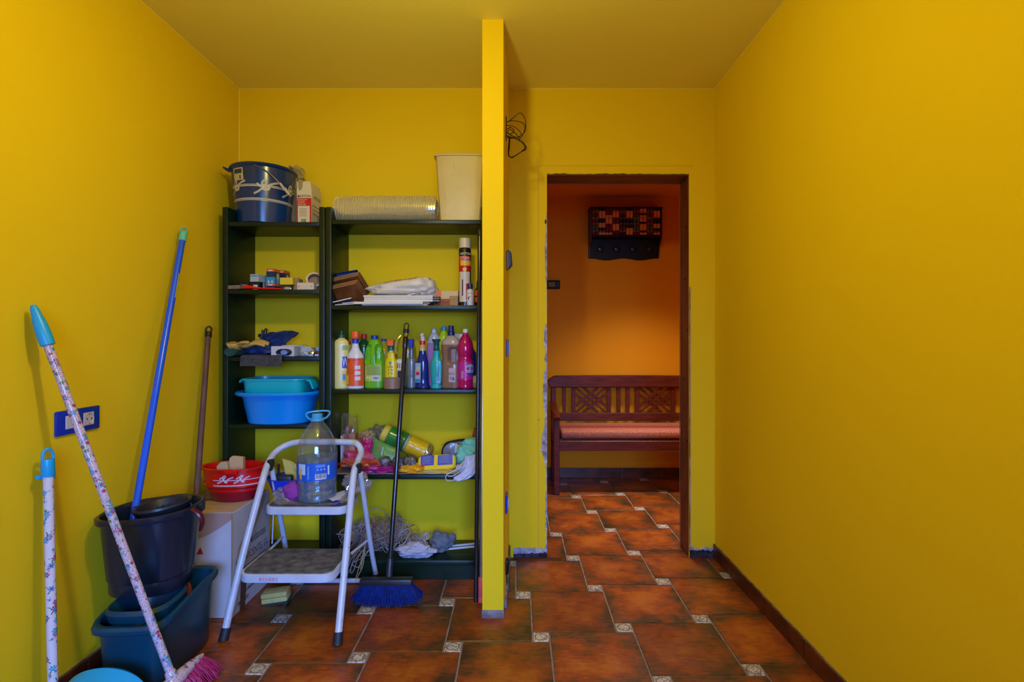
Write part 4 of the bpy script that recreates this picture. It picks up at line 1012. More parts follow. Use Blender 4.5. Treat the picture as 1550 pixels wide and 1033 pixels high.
lettering([('AMON', .014, .004, .072), ('IACO', .014, .018, .072)], lambda u, v: (u*1.0, -.0380, v), M((.12, .08, .2, 1), .5), t, sx=.4)
bars(.020, .012, 9, lambda u, v: (.012+u, -.0380, .050+v), M((.12, .08, .2, 1), .5), t)
B().lathe([(0, 0), (.005, 0), (.005, .001), (0, .001)], 14, mat=Matrix.Translation((.020, -.0378, .045)) @ Matrix.Rotation(PI/2, 4, 'X')).build('blue_drop', BLU, t)
# o: white bottle behind
t = bottle('cleaner_bottle', 'white bottle with a rounded handle behind the brown jug and pink bottle', 697, 2.765, [(.040, 0), (.042, .01), (.042, .20), (.040, .245), (.030, .268), (.026, .272)], M((.42, .43, .48, 1), .3), sx=1.1, sy=.5)
# p: magenta bottle
MG = M((.42, .003, .085, 1), .12, name='magenta_plastic')
t = bottle('softener_bottle', 'bright pink bottle with a white cap, rightmost large bottle', 704.5, 2.625, [(.036, 0), (.039, .006), (.0385, .02), (.039, .045), (.0375, .055), (.0385, .125), (.0355, .140), (.034, .158), (.038, .175), (.0385, .205), (.033, .232), (.020, .256), (.013, .268), (.0125, .274)], MG, sy=1)
capc(t, .2745, .019, .014, .013, M((.6, .57, .6, 1), .35))
B().lathe([(.0395, .045), (.0395, .132)], 60).build('label', M((.45, .015, .22, 1), .3), t)
fm = cyl(.0395, off=.0016)
B().add([(0, 0, 0)]*0, []) 
pts = [(.028*math.cos(a)+.030, .022*math.sin(a)+.098) for a in [2*PI*k/24 for k in range(24)]]
B().add([fm(*q) for q in pts]+[fm(.03, .098)], [(k, (k+1) % 24, 24) for k in range(24)]).build('silver_panel', M((.40, .42, .55, 1), .35), t, smooth=0)
lettering([('PERLAS', .009, .028, .105), ('AROMA', .009, .028, .094), ('FLORAL', .008, .028, .083)], cyl(.0395, off=.0024), M((.10, .10, .25, 1), .5), t)
lettering([('ROSA', .013, -.008, .068)], lambda u, v: cyl(.0395, off=.002)(-.010-(v-.068), .070+u+.008), M((.62, .5, .6, 1), .5), t)
patch(.015, .045, .070, .078, cyl(.0395, off=.0022), BLU, t, 'blue_band', 6)
# q: dark blue bottle at the right back
t = bottle('cleaner_bottle', 'narrow dark blue bottle behind the pink bottle, at the right end', 714, 2.71, [(.022, 0), (.023, .01), (.023, .16), (.018, .18), (.009, .20), (.005, .225)], M((.015, .04, .16, 1), .3))
# r: scrubbing brush
t = thing('scrubbing_brush', 'scrubbing brush with cream bristles, end of the bottle shelf', 'brush', (X(722, 2.64), 2.64, z0))
B().box(-.020, .020, -.02, .10, 0, .026, .005, seg=2).build('brush_block', M((.20, .12, .09, 1), .6), t)
b = B(); rd = random.Random(2)
for i in range(9):
    for j in range(16):
        x = -.016+.004*i; y = -.016+.007*j
        b.tube([(x, y, .026), (x+rd.uniform(-.003, .003)+(i-4)*.0008, y+rd.uniform(-.002, .002), .058+rd.uniform(-.003, .002))], [.0016, .0012], 4)
b.build('bristles', M((.60, .48, .22, 1), .8), t)['kind'] = 'stuff'

# ---------------------------------------------------------------- wide bookcase, cloths and packets shelf
z0 = U2[3]+E1
t = thing('cardboard_liner', 'flat cardboard sheet lining the shelf of cloths and packets', 'cardboard', (X(605, 2.60), 2.575, z0))
B().box(-.40+.05, .36, 0, .22, 0, .004, .001).build('sheet', M((.36, .22, .17, 1), .8), t)
z0 += .0055
CLR = thin((.90, .90, .90, 1), .35, .12, .07, bump=.4, name='packet_film')
def packet(name, label, cat, px0, px1, py0, py1, Y, mat, seed=1, dep=.05, amp=.28, film=True, roll=0, pw=.7, group=None, zc=None):
    x0, x1 = X(px0, Y), X(px1, Y); za, zb = Z(py1, Y), Z(py0, Y)
    cx_, cz = (x0+x1)/2, (za+zb)/2
    t = thing(name, label, cat, (cx_, Y+dep*.5, za), (0, 0, 0), group)
    R_ = Matrix.Translation((0, 0, (zb-za)/2)) @ Matrix.Rotation(roll, 4, 'Y')
    B().blob((x1-x0)/2, dep, (zb-za)/2, seed, amp+.12, 3.2, 40, 22, mat=R_, pw=pw, ridge=1).build('contents', mat, t)
    return t, (x1-x0)/2, (zb-za)/2, R_
# upright napkin packet
t = thing('napkin_packet', 'tall clear packet of pink and white napkins standing at the left of the shelf', 'packet', (X(527.5, 2.68), 2.70, z0))
for nm, xa, xb, ya, yb, h_, m_ in (('white_napkins', -.038, -.022, -.03, .03, .165, M((.55, .55, .68, 1), .6)), ('pink_napkins', -.021, -.012, -.03, .03, .168, M((.62, .16, .20, 1), .6)), ('printed_card', -.011, .004, -.03, .03, .21, M((.38, .20, .18, 1), .6, col2=(.25, .12, .12, 1), ns=40)), ('orange_napkins', .005, .034, -.03, .03, .175, M((.60, .30, .16, 1), .6, col2=(.5, .2, .12, 1), ns=30, stretch=(1, 1, .1)))):
    B().box(xa, xb, ya, yb, .006, h_, .002).build(nm, m_, t)
def pk(u, v):
    a = 2*PI*u; q = (abs(math.cos(a))**4+abs(math.sin(a))**4)**(-.25)
    k = 1+.04*noise.noise(Vector((u*9, v*6, 1)))-.0*v
    return (.040*math.cos(a)*q*k, .034*math.sin(a)*q*k*(1-.75*max(0, v-.72)/.28), .004+.262*v+(.010*math.sin(a*3+1) if v > .95 else 0))
B().sheet(pk, 48, 18).build('film', thin((.93, .93, .90, 1), .3, .1, .02, bump=.3), t)
PK = M((.60, .06, .20, 1), .35, name='pink_packet'); PK2 = M((.40, .02, .05, 1), .35, col2=(.60, .12, .15, 1), ns=25)
# packets on the left
t, *_ = packet('wipes_packet', 'hot pink flat packet under the napkin packet', 'packet', 521, 566, 685, 697, 2.64, M((.62, .15, .30, 1), .35, col2=(.45, .02, .10, 1), ns=16), 2, .06, .12, roll=.12)
t, *_ = packet('wipes_packet', 'red and orange glossy packet at the shelf edge below the pink one', 'packet', 518, 574, 697, 709, 2.60, M((.42, .02, .03, 1), .25, col2=(.60, .16, .06, 1), ns=18), 5, .05, .2, roll=.06)
t, *_ = packet('cloth_packet', 'magenta packet lying flattest at the front, left of the broom handle', 'packet', 548, 594, 707, 716, 2.585, M((.45, .01, .16, 1), .25, col2=(.30, .02, .25, 1), ns=14), 7, .04, .25)
t, *_ = packet('cloth_packet', 'crumpled clear packet with magenta cloth behind the stool arch', 'packet', 545, 564, 664, 690, 2.68, M((.45, .005, .12, 1), .5), 9, .03, .2)
B().blob(.045, .03, .035, 4, .5, 3, 28, 18, cen=(.0, .01, .085)).build('film', thin((.75, .62, .40, 1), .5, .15, .25, bump=.6), t, smooth=20)
# green pouch
t = thing('sponge_pouch', 'green printed pouch slanting in front of the rolled yellow cloth', 'pouch', (X(578, 2.61), 2.635, Z(713, 2.61)), (math.radians(-18), 0, 0))
GP = M((.06, .22, .04, 1), .35, col2=(.10, .30, .07, 1), ns=8, name='green_pouch_film')
def pouch(u, v):
    a = -.30; x = -.068+.140*u; z = .100*v*(1-.15*u)
    th = .014*math.sin(PI*u)**.5*math.sin(PI*v)**.5
    X_, Z_ = x*math.cos(a)-z*math.sin(a)*.25, z+x*math.sin(a)
    return (X_, -th, Z_+.035)
b = B(); b.sheet(pouch, 24, 16); b.sheet(lambda u, v: Vector(pouch(u, v))*1+Vector((0, 2*.014*math.sin(PI*u)**.5*math.sin(PI*v)**.5, 0)), 24, 16); b.build('film', GP, t)
lettering([('BRILLO', .017, 0, 0)], lambda u, v: Vector(pouch(.25+v*7, .52-u*11*.8/.1*.1))+Vector((0, -.002, 0)), M((.62, .10, .12, 1), .4), t)
lettering([('ESPONJA', .012, 0, 0)], lambda u, v: Vector(pouch(.40+v*7, .52-u*9*.1/.1))+Vector((0, -.002, 0)), WHT, t)
b = B()
for k in range(6):
    b.add([Vector(pouch(.5+k*.07, .2))+Vector((0, -.0015, 0)), Vector(pouch(.52+k*.07, .2))+Vector((0, -.0015, 0)), Vector(pouch(.52+k*.07, .6-.04*k))+Vector((0, -.0015, 0)), Vector(pouch(.5+k*.07, .6-.04*k))+Vector((0, -.0015, 0))], [(0, 1, 2, 3)])
b.build('small_print', M((.45, .5, .05, 1), .5), t, smooth=0)['kind'] = 'stuff'
# rolled cloth
t = thing('cloth_roll', 'roll of yellow cloths in a green and yellow wrapper sloping down to the right', 'cloth', (X(612, 2.70), 2.715, Z(671, 2.70)), (0, math.radians(25), 0))
RM = Matrix.Rotation(PI/2, 4, 'Y')
rc = .050
def cylp(name, x0, x1, mat, r=rc, wob=0.0):
    prof = [(0, x0), (r*.9, x0), (r, x0+.006)]+[(r*(1+wob*math.sin(k*2.1)), x0+.006+(x1-x0-.012)*k/8) for k in range(1, 8)]+[(r, x1-.006), (r*.85, x1), (0, x1)]
    return B().lathe(prof, 32, mat=RM).build(name, mat, t)
cylp('yellow_cloth_end', -.125, -.090, M((.62, .46, .05, 1), .6), .046); cylp('green_sleeve', -.0895, .005, M((.015, .14, .02, 1), .2, col2=(.03, .22, .03, 1), ns=9), .051)
cylp('white_stripe', .0053, .016, M((.40, .38, .38, 1), .3), .0508); cylp('yellow_cloth', .0163, .125, M((.72, .46, .01, 1), .25, col2=(.60, .34, .01, 1), ns=10), .049, .01)
B().lathe([(.050, .118), (.051, .126), (.046, .140), (.025, .152), (.0, .150)], 28, mat=RM).build('film', thin((.80, .72, .4, 1), .6, .1, .15, bump=.5), t)
t = thing('scourer_packet', 'clear packet with dark green scourers at the upper end of the yellow roll', 'packet', (X(571, 2.73), 2.765, Z(663, 2.73)))
B().blob(.032, .03, .030, 6, .35, 3, 24, 16, cen=(0, 0, 0)).build('scourers', M((.01, .12, .07, 1), .7, bump=.4), t)
B().blob(.052, .034, .042, 12, .5, 3, 30, 18, cen=(.0, 0, .010)).build('film', thin((.75, .70, .5, 1), .6, .1, .14, bump=.6), t, smooth=20)
# steel wool
SW = M((.30, .29, .32, 1), .22, .9, bump=1.0, bs=260, name='steel_wool')
for k, (px, py, r_, lb) in enumerate(((582, 700, .028, 'leftmost of the three shiny steel wool balls in a clear bag'), (602, 701, .030, 'middle steel wool ball, behind the broom handle'), (620, 699, .030, 'rightmost of the three shiny steel wool balls, beside the orange packet'))):
    Y = 2.605
    t = thing('steel_wool', lb, 'scourer', (X(px, Y), Y+.01, z0), (0, 0, k), 'steel wool balls on the cloth shelf')
    zc_ = max(r_*.9, Z(py, Y)-z0)
    b = B(); rd = random.Random(20+k)
    b.blob(r_*1.05, r_*.9, r_*.86, 30+k, .25, 4, 24, 16, cen=(0, 0, zc_))
    for q in range(46):
        ax = Vector((rd.gauss(0, 1), rd.gauss(0, 1), rd.gauss(0, 1))).normalized(); o1 = ax.orthogonal().normalized(); o2 = ax.cross(o1); rr = r_*rd.uniform(.75, 1.08); sh = ax*rd.uniform(-.4, .4)*r_
        b.tube([Vector((0, 0, zc_))+sh+(o1*math.cos(a)*1.05+o2*math.sin(a)*.95)*rr*.93 for a in [2*PI*i/14 for i in range(14)]], .0008, 4, closed=True)
    b.build('wire_wool', SW, t)
# orange cloth packets
OC = M((.75, .32, .005, 1), .3, col2=(.80, .42, .02, 1), ns=10, name='orange_cloth')
t, *_ = packet('cloth_packet', 'flat orange cloth packet between the steel wool and the blue and yellow packet', 'packet', 606, 640, 705, 717, 2.585, OC, 13, .05, .12)
t, *_ = packet('cloth_packet', 'thin yellow cloth packet at the shelf edge under the blue and yellow packet', 'packet', 640, 694, 712.5, 717.5, 2.578, M((.55, .40, .05, 1), .35, col2=(.6, .5, .25, 1), ns=14), 15, .03, .12)
# blue and yellow packet
t = thing('dusting_cloth_packet', 'blue and yellow packet of dusting cloths propped at the front of the shelf', 'packet', (X(661, 2.60), 2.600, Z(713, 2.60)), (math.radians(-32), math.radians(-3.5), 0))
b = B(); b.lathe([(0, -.016), (.085, -.016), (.093, -.008), (.094, .006), (.086, .014), (0, .014)], 48, sx=1, sy=.42, e=6, mat=Matrix.Translation((0, .0, .040)) @ Matrix.Rotation(PI/2, 4, 'X')); b.build('cloths', M((.80, .56, .03, 1), .22, bump=.4, bs=35, name='yellow_cloth_wrap'), t)
fq = lambda u, v: (u, -.0152, .040+v)
BP = M((.01, .05, .42, 1), .25, name='blue_wrapper')
patch(-.078, -.012, -.016, .036, fq, BP, t, 'wrapper_panel', 2); patch(.006, .080, -.018, .034, fq, BP, t, 'wrapper_panel', 2)
patch(-.074, -.058, -.022, -.010, lambda u, v: (u, -.0164, .040+v), RED, t, 'red_mark')
b = B(); rd = random.Random(9)
for x0_, x1_ in ((-.070, -.018), (.014, .074)):
    for k in range(8):
        e_ = x1_-rd.uniform(0, .02); z_ = .065-k*.0050+.003
        b.add([(x0_, -.0162, z_), (e_, -.0162, z_), (e_, -.0162, z_+.0018), (x0_, -.0162, z_+.0018)], [(0, 1, 2, 3)])
b.build('small_print', M((.25, .25, .35, 1), .5), t, smooth=0)['kind'] = 'stuff'
# black and silver bag
t = thing('coffee_bag', 'black and silver crinkled bag behind the green cloth', 'bag', (X(690, 2.69), 2.715, z0))
b = B(); b.blob(.072, .035, .066, 21, .16, 2.5, 36, 24, cut=.05, cen=(0, 0, .066), pw=.8); b.build('foil', M((.40, .45, .58, 1), .3, .35, col2=(.12, .14, .18, 1), ns=9, bump=.5, bs=14), t)
b = B(); b.tube(spl([(-.066, -.012, .030), (-.070, -.014, .075), (-.052, -.014, .118), (.0, -.014, .134), (.05, -.014, .140)], 8), [.005]*32+[.003], 6, flat=2.2); b.build('black_rim', BLK, t)
B().box(-.004, .022, -.040, -.036, .075, .12, .001).build('barcode_panel', M((.45, .45, .5, 1), .4), t)
B().box(.010, .020, -.0425, -.0405, .080, .125, .0).build('black_strip', BLK, t); B().box(.0115, .0185, -.044, -.043, .110, .119, 0).build('yellow_mark', M((.7, .5, .02, 1), .4), t)
# green cloth
GC = M((.26, .70, .50, 1), .9, col2=(.17, .52, .38, 1), ns=12, bump=.8, bs=220, name='mint_terry')
t = thing('green_cloth', 'mint green terry cloth bundled at the right end of the shelf', 'cloth', (X(705, 2.62), 2.645, z0))
B().blob(.055, .04, .045, 31, .35, 2, 40, 26, cen=(.006, .01, .075), pw=.85).build('cloth', GC, t)
B().blob(.045, .035, .035, 35, .3, 2, 36, 22, cen=(.022, .02, .118), pw=.8).build('fold', GC, t)
t = thing('sponge', 'white and pink sponge under the green cloth', 'sponge', (X(696, 2.60), 2.585, z0))
B().box(-.020, .03, 0, .05, .009, .032, .006, seg=2).build('foam', M((.55, .48, .62, 1), .8), t); B().box(-.022, .03, 0, .05, 0, .009, .003).build('scouring_pad', M((.55, .12, .18, 1), .8), t)
t = thing('red_sponge', 'dull red sponge block at the back, above the green cloth', 'sponge', (X(720, 2.70), 2.70, z0+.16), (0, .25, 0))
B().box(-.018, .03, 0, .05, -.01, .030, .004, seg=2).build('foam', M((.25, .04, .05, 1), .85, bump=.5), t)
B().box(-.012, .026, .01, .05, -.14, -.012, .002).build('packet_below', M((.20, .05, .05, 1), .6), t)
# thin white carrier bag hanging over the edge
t = thing('carrier_bag', 'thin whitish carrier bag with a loop handle hanging over the shelf edge', 'bag', (X(704, 2.56), 2.57, z0))
LV = thin((.66, .66, .80, 1), .02, .5, .80, bump=.7, bs=22, name='thin_bag_film')
def cb(u, v):
    a = spl_l[min(int(u*30), 30)]; c_ = spl_r[min(int(u*30), 30)]
    p = a.lerp(c_, v); p.y += .006*noise.noise(Vector((u*7, v*7, 3)))-.018*math.sin(PI*v)*(1-.4*u)
    return p
spl_l = spl([(.0, .0, .085), (-.006, -.006, .055), (-.016, -.012, .020), (-.030, -.018, .0), (-.055, -.022, -.015), (-.045, -.022, -.028)], 6)
spl_r = spl([(.058, .0, .098), (.060, -.006, .07), (.058, -.012, .03), (.045, -.018, .0), (.015, -.022, -.022), (-.02, -.022, -.032)], 6)
b = B(); b.sheet(cb, 30, 18, .0006); b.build('bag_film', LV, t, smooth=30)
b = B(); hp = spl([(-.004, -.010, .060), (-.045, -.018, .022), (-.078, -.024, .006), (-.092, -.026, -.010), (-.086, -.026, -.028), (-.070, -.026, -.030), (-.040, -.024, -.024)], 6)
b.tube(hp, [.010]*12+[.008]*18+[.008]*7, 8, flat=.4); b.build('handle', LV, t)
b = B(); b.tube(spl([(-.080, -.027, -.006), (-.055, -.026, -.004), (-.020, -.024, .018), (.0, -.02, .035)], 6), .006, 8, flat=.4); b.build('handle', LV, t)

# ---------------------------------------------------------------- wide bookcase, bottom shelf
z0 = U2[4]+E1
t = thing('string_tangle', 'tangled heap of off-white string spilling off the bottom shelf', 'string', (X(585, 2.68), 2.68, z0))
rd = random.Random(12); b = B()
STR = M((.60, .54, .58, 1), .85, col2=(.20, .11, .07, 1), ns=9, name='grubby_string')
def loop(cx_, cz, R_, n=14):
    ax = Vector((rd.gauss(0, .5), rd.gauss(0, 1), rd.gauss(0, .5))).normalized(); o1 = ax.orthogonal().normalized(); o2 = ax.cross(o1)
    cy_ = rd.uniform(-.05, .07); e1, e2 = rd.uniform(.6, 1.2), rd.uniform(.5, 1); ph = rd.uniform(0, 9)
    pts = []
    for k in range(n):
        a = 2*PI*k/n*rd.choice((1,)); rr = R_*(1+.22*math.sin(2*a+ph)+.10*math.sin(3*a+ph*2))
        p = Vector((cx_, cy_, cz))+(o1*math.cos(a)*e1+o2*math.sin(a)*e2)*rr
        p.z = max(.003, p.z); p.y = max(-.115, min(.125, p.y)); pts.append(p)
    b.tube(spl(pts, 3, closed=True), rd.choice((.0013, .0016, .0020)), 5, closed=True)
for k in range(120):
    x = rd.gauss(-.05, .085); hgt = .115*math.exp(-((x+.07)/.16)**2)
    loop(max(-.20, min(.12, x)), rd.uniform(.02, .05+hgt*.75), rd.uniform(.025, .062))
for k in range(16): loop(.055+rd.gauss(0, .02), rd.uniform(.10, .155), rd.uniform(.03, .05))
for k in range(22): loop(rd.uniform(.10, .2), rd.uniform(.02, .06), rd.uniform(.018, .035))
b.build('string', STR, t)
b = B()
for k in range(7):
    x = -.19+.014*k+rd.uniform(-.01, .01); dz = rd.uniform(-.05, .0)
    b.tube(spl([(x+.04, -.09, .05), (x+.015, -.118, .012), (x+.002, -.130, -.01+dz), (x-.012, -.131, -.02+dz*1.5), (x-.025+rd.uniform(-.02, .01), -.130, -.005+dz), (x+.01, -.118, .016), (x+.03, -.09, .04)], 6), .0020, 5)
b.build('hanging_strands', STR, t)
t = thing('white_rag', 'crumpled white rag in front of the string tangle', 'rag', (X(628, 2.60), 2.615, z0))
B().blob(.088, .04, .032, 41, .45, 2.6, 44, 24, cut=.03, cen=(0, 0, .030)).build('cloth', M((.45, .42, .50, 1), .9, bump=.5, bs=120), t)
t = thing('grey_rag', 'knotted grey rag to the right of the string heap', 'rag', (X(667, 2.66), 2.67, z0))
b = B().blob(.050, .035, .048, 44, .4, 2.6, 36, 22, cut=.03, cen=(0, 0, .050)); b.blob(.022, .02, .020, 47, .3, 3, 20, 14, cen=(.055, .0, .072))
b.build('cloth', M((.14, .15, .18, 1), .9, bump=.7, bs=150), t)
t = thing('white_rod', 'thin white plastic trunking strip, front one of two, beside the grey rag', 'strip', (X(668, 2.66), 2.665, z0+.008), (0, -.05, .12), 'two white strips on the bottom shelf')
B().box(0, .185, -.004, .004, 0, .008, .001).build('strip', M((.55, .56, .68, 1), .4), t)
t = thing('white_rod', 'thin white plastic trunking strip, rear one of two, beside the grey rag', 'strip', (X(670, 2.68), 2.682, z0+.016), (0, -.05, .12), 'two white strips on the bottom shelf')
B().box(0, .185, -.004, .004, 0, .008, .001).build('strip', M((.50, .52, .62, 1), .4), t)
# ================================================================ FLOOR ITEMS
# ---------------------------------------------------------------- step stool
t = thing('step_stool', 'white tubular two-step folding stool with grey treads in front of the bookcases', 'step stool', (-.90, 2.2, 0))
O = Vector((-.90, 2.2, 0))
def L(*p): return Vector(p)-O
STW = M((.52, .56, .66, 1), .3, col2=(.46, .48, .55, 1), ns=18, name='chipped_white_enamel'); RBR = M((.012, .012, .014, 1), .6, name='rubber')
left = [L(-1.144, 2.057, .006), L(-1.122, 2.155, .28), L(-1.095, 2.26, .545), L(-1.101, 2.33, .617), L(-1.101, 2.40, .655), L(-1.063, 2.43, .683), L(-1.005, 2.435, .697)]
right = [L(-.689, 2.026, .006), L(-.698, 2.155, .30), L(-.706, 2.275, .575), L(-.7085, 2.345, .625), L(-.712, 2.41, .657), L(-.738, 2.432, .690), L(-.79, 2.436, .697)]
B().tube(spl(left+[L(-.90, 2.436, .698)]+right[::-1], 8), .0142, 14).build('front_frame', STW, t)
for (a, b_) in ((L(-1.144, 2.057, 0), L(-1.1406, 2.072, .042)), (L(-.689, 2.026, 0), L(-.6905, 2.041, .042))):
    d = (b_-a); B().tube([a, a+d*.5, b_], [.019, .0185, .0175], 14).build('rubber_foot', RBR, t)
rl = [L(-1.090, 2.345, .604), L(-1.083, 2.47, .20), L(-1.081, 2.525, .035), L(-1.066, 2.533, .014), L(-1.04, 2.534, .013)]
rr_ = [L(-.682, 2.300, .590), L(-.677, 2.44, .22), L(-.674, 2.522, .035), L(-.690, 2.532, .014), L(-.72, 2.534, .013)]
B().tube(spl(rl+rr_[::-1], 8), .0112, 12).build('rear_frame', STW, t)
for p in (L(-.675, 2.518, .045), L(-1.081, 2.522, .045)):
    B().tube([p+Vector((0, -.004, .012)), p+Vector((0, .002, -.012)), p+Vector((0, .006, -.030))], [.016, .016, .015], 12).build('rubber_foot', RBR, t)
MATG = M((.15, .145, .17, 1), .8, col2=(.05, .05, .062, 1), ns=26, bump=.6, bs=90, name='ribbed_tread')
def step(name, x0, x1, y0, y1, z, lip):
    def rr(x0, x1, y0, y1, r, n=6):
        pts = []
        for cx_, cy_, a0 in ((x1-r, y0+r, -PI/2), (x1-r, y1-r, 0), (x0+r, y1-r, PI/2), (x0+r, y0+r, PI)):
            for k in range(n+1): pts.append((cx_+r*math.cos(a0+PI/2*k/n), cy_+r*math.sin(a0+PI/2*k/n)))
        return pts
    def pr(pts, z0, z1, bev):
        bm = bmesh.new(); vs_ = [bm.verts.new((x-O.x, y-O.y, z0)) for x, y in pts]; f_ = bm.faces.new(vs_)
        r_ = bmesh.ops.extrude_face_region(bm, geom=[f_]); vv = [e for e in r_['geom'] if isinstance(e, bmesh.types.BMVert)]
        for v in vv: v.co.z = z1
        bmesh.ops.recalc_face_normals(bm, faces=bm.faces)
        if bev: bmesh.ops.bevel(bm, geom=[e for e in bm.edges if abs(e.verts[0].co.z-e.verts[1].co.z) < 1e-5], offset=bev, segments=2, affect='EDGES', clamp_overlap=True)
        return bm
    o = B(); o.bm(pr(rr(x0, x1, y0, y1, .045), z-lip, z-.002, .003)); o = o.build(name, STW, t)
    m = B(); m.bm(pr(rr(x0+.010, x1-.010, y0+.010, y1-.006, .040), z-.004, z+.001, .001)); m.build('tread_mat', MATG, o)
    return o
s1 = step('step', -1.088, -.715, 2.045, 2.30, .262, .034)
s2 = step('step', -1.078, -.722, 2.235, 2.43, .462, .034)
# side struts that carry the steps
B().tube([L(-.717, 2.29, .245), L(-.690, 2.43, .245)], .006, 8).build('link_bar', STW, t)
B().tube([L(-1.083, 2.27, .245), L(-1.083, 2.45, .26)], .006, 8).build('link_bar', STW, t)
B().tube([L(-1.081, 2.33, .27), L(-1.087, 2.36, .44)], .0025, 6).build('link_wire', M((.45, .5, .6, 1), .35, .4), t)
for p in (L(-.693, 2.312, .600), L(-1.092, 2.34, .612)):
    B().box(p.x-.012, p.x+.012, p.y-.018, p.y+.016, p.z-.022, p.z+.028, .006).build('hinge_bracket', BLK, t)
B().tube([L(-1.082, 2.20, .245), L(-.72, 2.20, .245)], .007, 8).build('cross_rod', STW, t)
fb = lambda u, v: (u-O.x-1.0, 2.045-O.y-.0012, .243+v)
patch(-.0, .075, -.009, .009, fb, M((.50, .42, .50, 1), .5), t, 'warning_sticker')
lettering([('X', .013, .006, 0), ('+', .013, .019, 0), ('n', .013, .031, 0), ('X', .013, .044, 0), ('X', .013, .057, 0), ('/', .013, .069, 0)], lambda u, v: Vector(fb(u, v))+Vector((0, -.0006, 0)), RED, t, 'sticker_symbols')
b = B()
for k in range(3): b.tube([Vector(p)+Vector((.0, 0, 0)) for p in [L(-.752+k*.006, 2.434+.0155*math.cos(a), .694+.0155*math.sin(a)) for a in [2*PI*i/16 for i in range(16)]]], .0014, 5, closed=True)
b.build('yellow_tie', M((.55, .50, .02, 1), .5), t)
b = B(); rd = random.Random(17)
for (p, q) in ((left[0], left[2]), (right[0], right[2])):
    for k in range(9):
        f_ = rd.uniform(.06, .95); c_ = p.lerp(q, f_); a = rd.uniform(-2.6, -.6)
        b.blob(.0022, .0012, rd.uniform(.002, .005), k, .3, 3, 8, 6, cen=(c_.x+.0135*math.cos(a), c_.y+.0135*math.sin(a), c_.z))
b.build('paint_chip', M((.16, .09, .07, 1), .8), t)['kind'] = 'stuff'
# string looped from the upper step
t = thing('loose_string', 'thin pale string hanging down beside the right legs of the step stool', 'string', (-.70, 2.40, 0))
b = B()
b.tube(spl([(.012, .02, .46), (.008, .03, .36), (.0, .05, .25), (-.022, .06, .16), (-.045, .04, .07), (-.03, .045, .12), (-.006, .05, .20), (-.018, .06, .12), (-.035, .05, .08), (-.05, .04, .05)], 8), .0016, 5)
b.tube(spl([(.004, .03, .44), (.003, .04, .30), (-.012, .06, .18), (-.03, .06, .10), (-.012, .055, .19)], 8), .0016, 5)
b.build('string', M((.42, .30, .14, 1), .8), t)

# ---------------------------------------------------------------- on the upper step
ZS = .4645
t = thing('water_bottle', 'large clear plastic water bottle, part full, with a blue label on the upper step', 'bottle', (X(480, 2.335), 2.335, ZS+.003), (0, 0, .34))
PET = thin((.93, .96, .98, 1), .25, .05, .03, name='clear_pet')
pp = spl([(.070, 0, 0), (.080, .006, 0), (.083, .02, 0), (.081, .05, 0), (.083, .06, 0), (.081, .085, 0), (.0835, .095, 0), (.0835, .175, 0), (.085, .185, 0), (.083, .22, 0), (.072, .265, 0), (.052, .305, 0), (.030, .335, 0), (.022, .345, 0)], 5)
B().lathe([(p.x, p.y) for p in pp], 48).build('shell', PET, t)
b = B(); b.lathe([(0, .002)]+[(p.x-.0022, p.y+.001) for p in pp if p.y < .180]+[(.081, .188), (0, .188)], 48)
wm, nt, p_ = clear_nodes('water'); p_.inputs['Base Color'].default_value = (.80, .93, 1, 1); p_.inputs['Roughness'].default_value = .02; p_.inputs['IOR'].default_value = 1.12; p_.inputs['Transmission Weight'].default_value = 1
b.build('water', thin((.66, .82, .95, 1), .5, .06, .10, name='water_body'), t)
lb = M((.01, .10, .55, 1), .3, name='blue_bottle_label')
B().lathe([(.0842, .098), (.0842, .172)], 64, a0=-PI*.99, a1=PI*.25).build('label', lb, t)
fl = cyl(.0850)
patch(-.085, -.048, .125, .170, cyl(.0850), M((.45, .55, .68, 1), .4), t, 'white_snow_panel', 8)
patch(-.078, -.066, .105, .150, cyl(.0850, off=.0012), M((.62, .40, .06, 1), .4), t, 'gold_mark', 4)
lettering([('AGUA DE MANANTIAL', .0085, 0, 0)], lambda u, v: cyl(.0850, off=.0012)(-.034-v, .135+u*.66), M((.35, .55, .75, 1), .4), t)
b = B()
for k in range(4): b.add([fl(-.005+(k % 2)*.004, .165-k*.003), fl(.015, .165-k*.003), fl(.035, .165-k*.003), fl(.035, .166-k*.003), fl(.015, .166-k*.003), fl(-.005+(k % 2)*.004, .166-k*.003)], [(0, 1, 4, 5), (1, 2, 3, 4)])
b.build('small_print', M((.35, .55, .75, 1), .4), t, smooth=0)['kind'] = 'stuff'
lettering([('o', .014, .004, .147), ('o', .014, .018, .147), ('o', .014, .032, .147)], cyl(.0850), WHT, t, 'symbols')
patch(-.006, .040, .104, .128, cyl(.0850, off=.0010), WHT, t, 'barcode_panel', 8); bars(.042, .018, 18, lambda u, v: cyl(.0850, off=.0016)(u+.017, v+.118), NAV, t)
patch(.046, .054, .120, .160, cyl(.0850, off=.0010), WHT, t, 'side_panel_print', 2)
LBC = M((.06, .35, .62, 1), .3, name='light_blue_cap')
B().lathe([(.026, .343), (.029, .345), (.029, .356), (.022, .358), (.0225, .360), (.0225, .374), (.020, .377), (0, .377)], 32).build('cap', LBC, t)
B().tube(spl([(.024, 0, .350), (.040, -.004, .358), (.052, -.006, .374), (.046, -.006, .386), (0, -.01, .388), (-.038, -.008, .382), (-.044, -.006, .370), (-.034, -.003, .356), (-.024, 0, .350)], 6), .0038, 8).build('carry_loop', LBC, t)
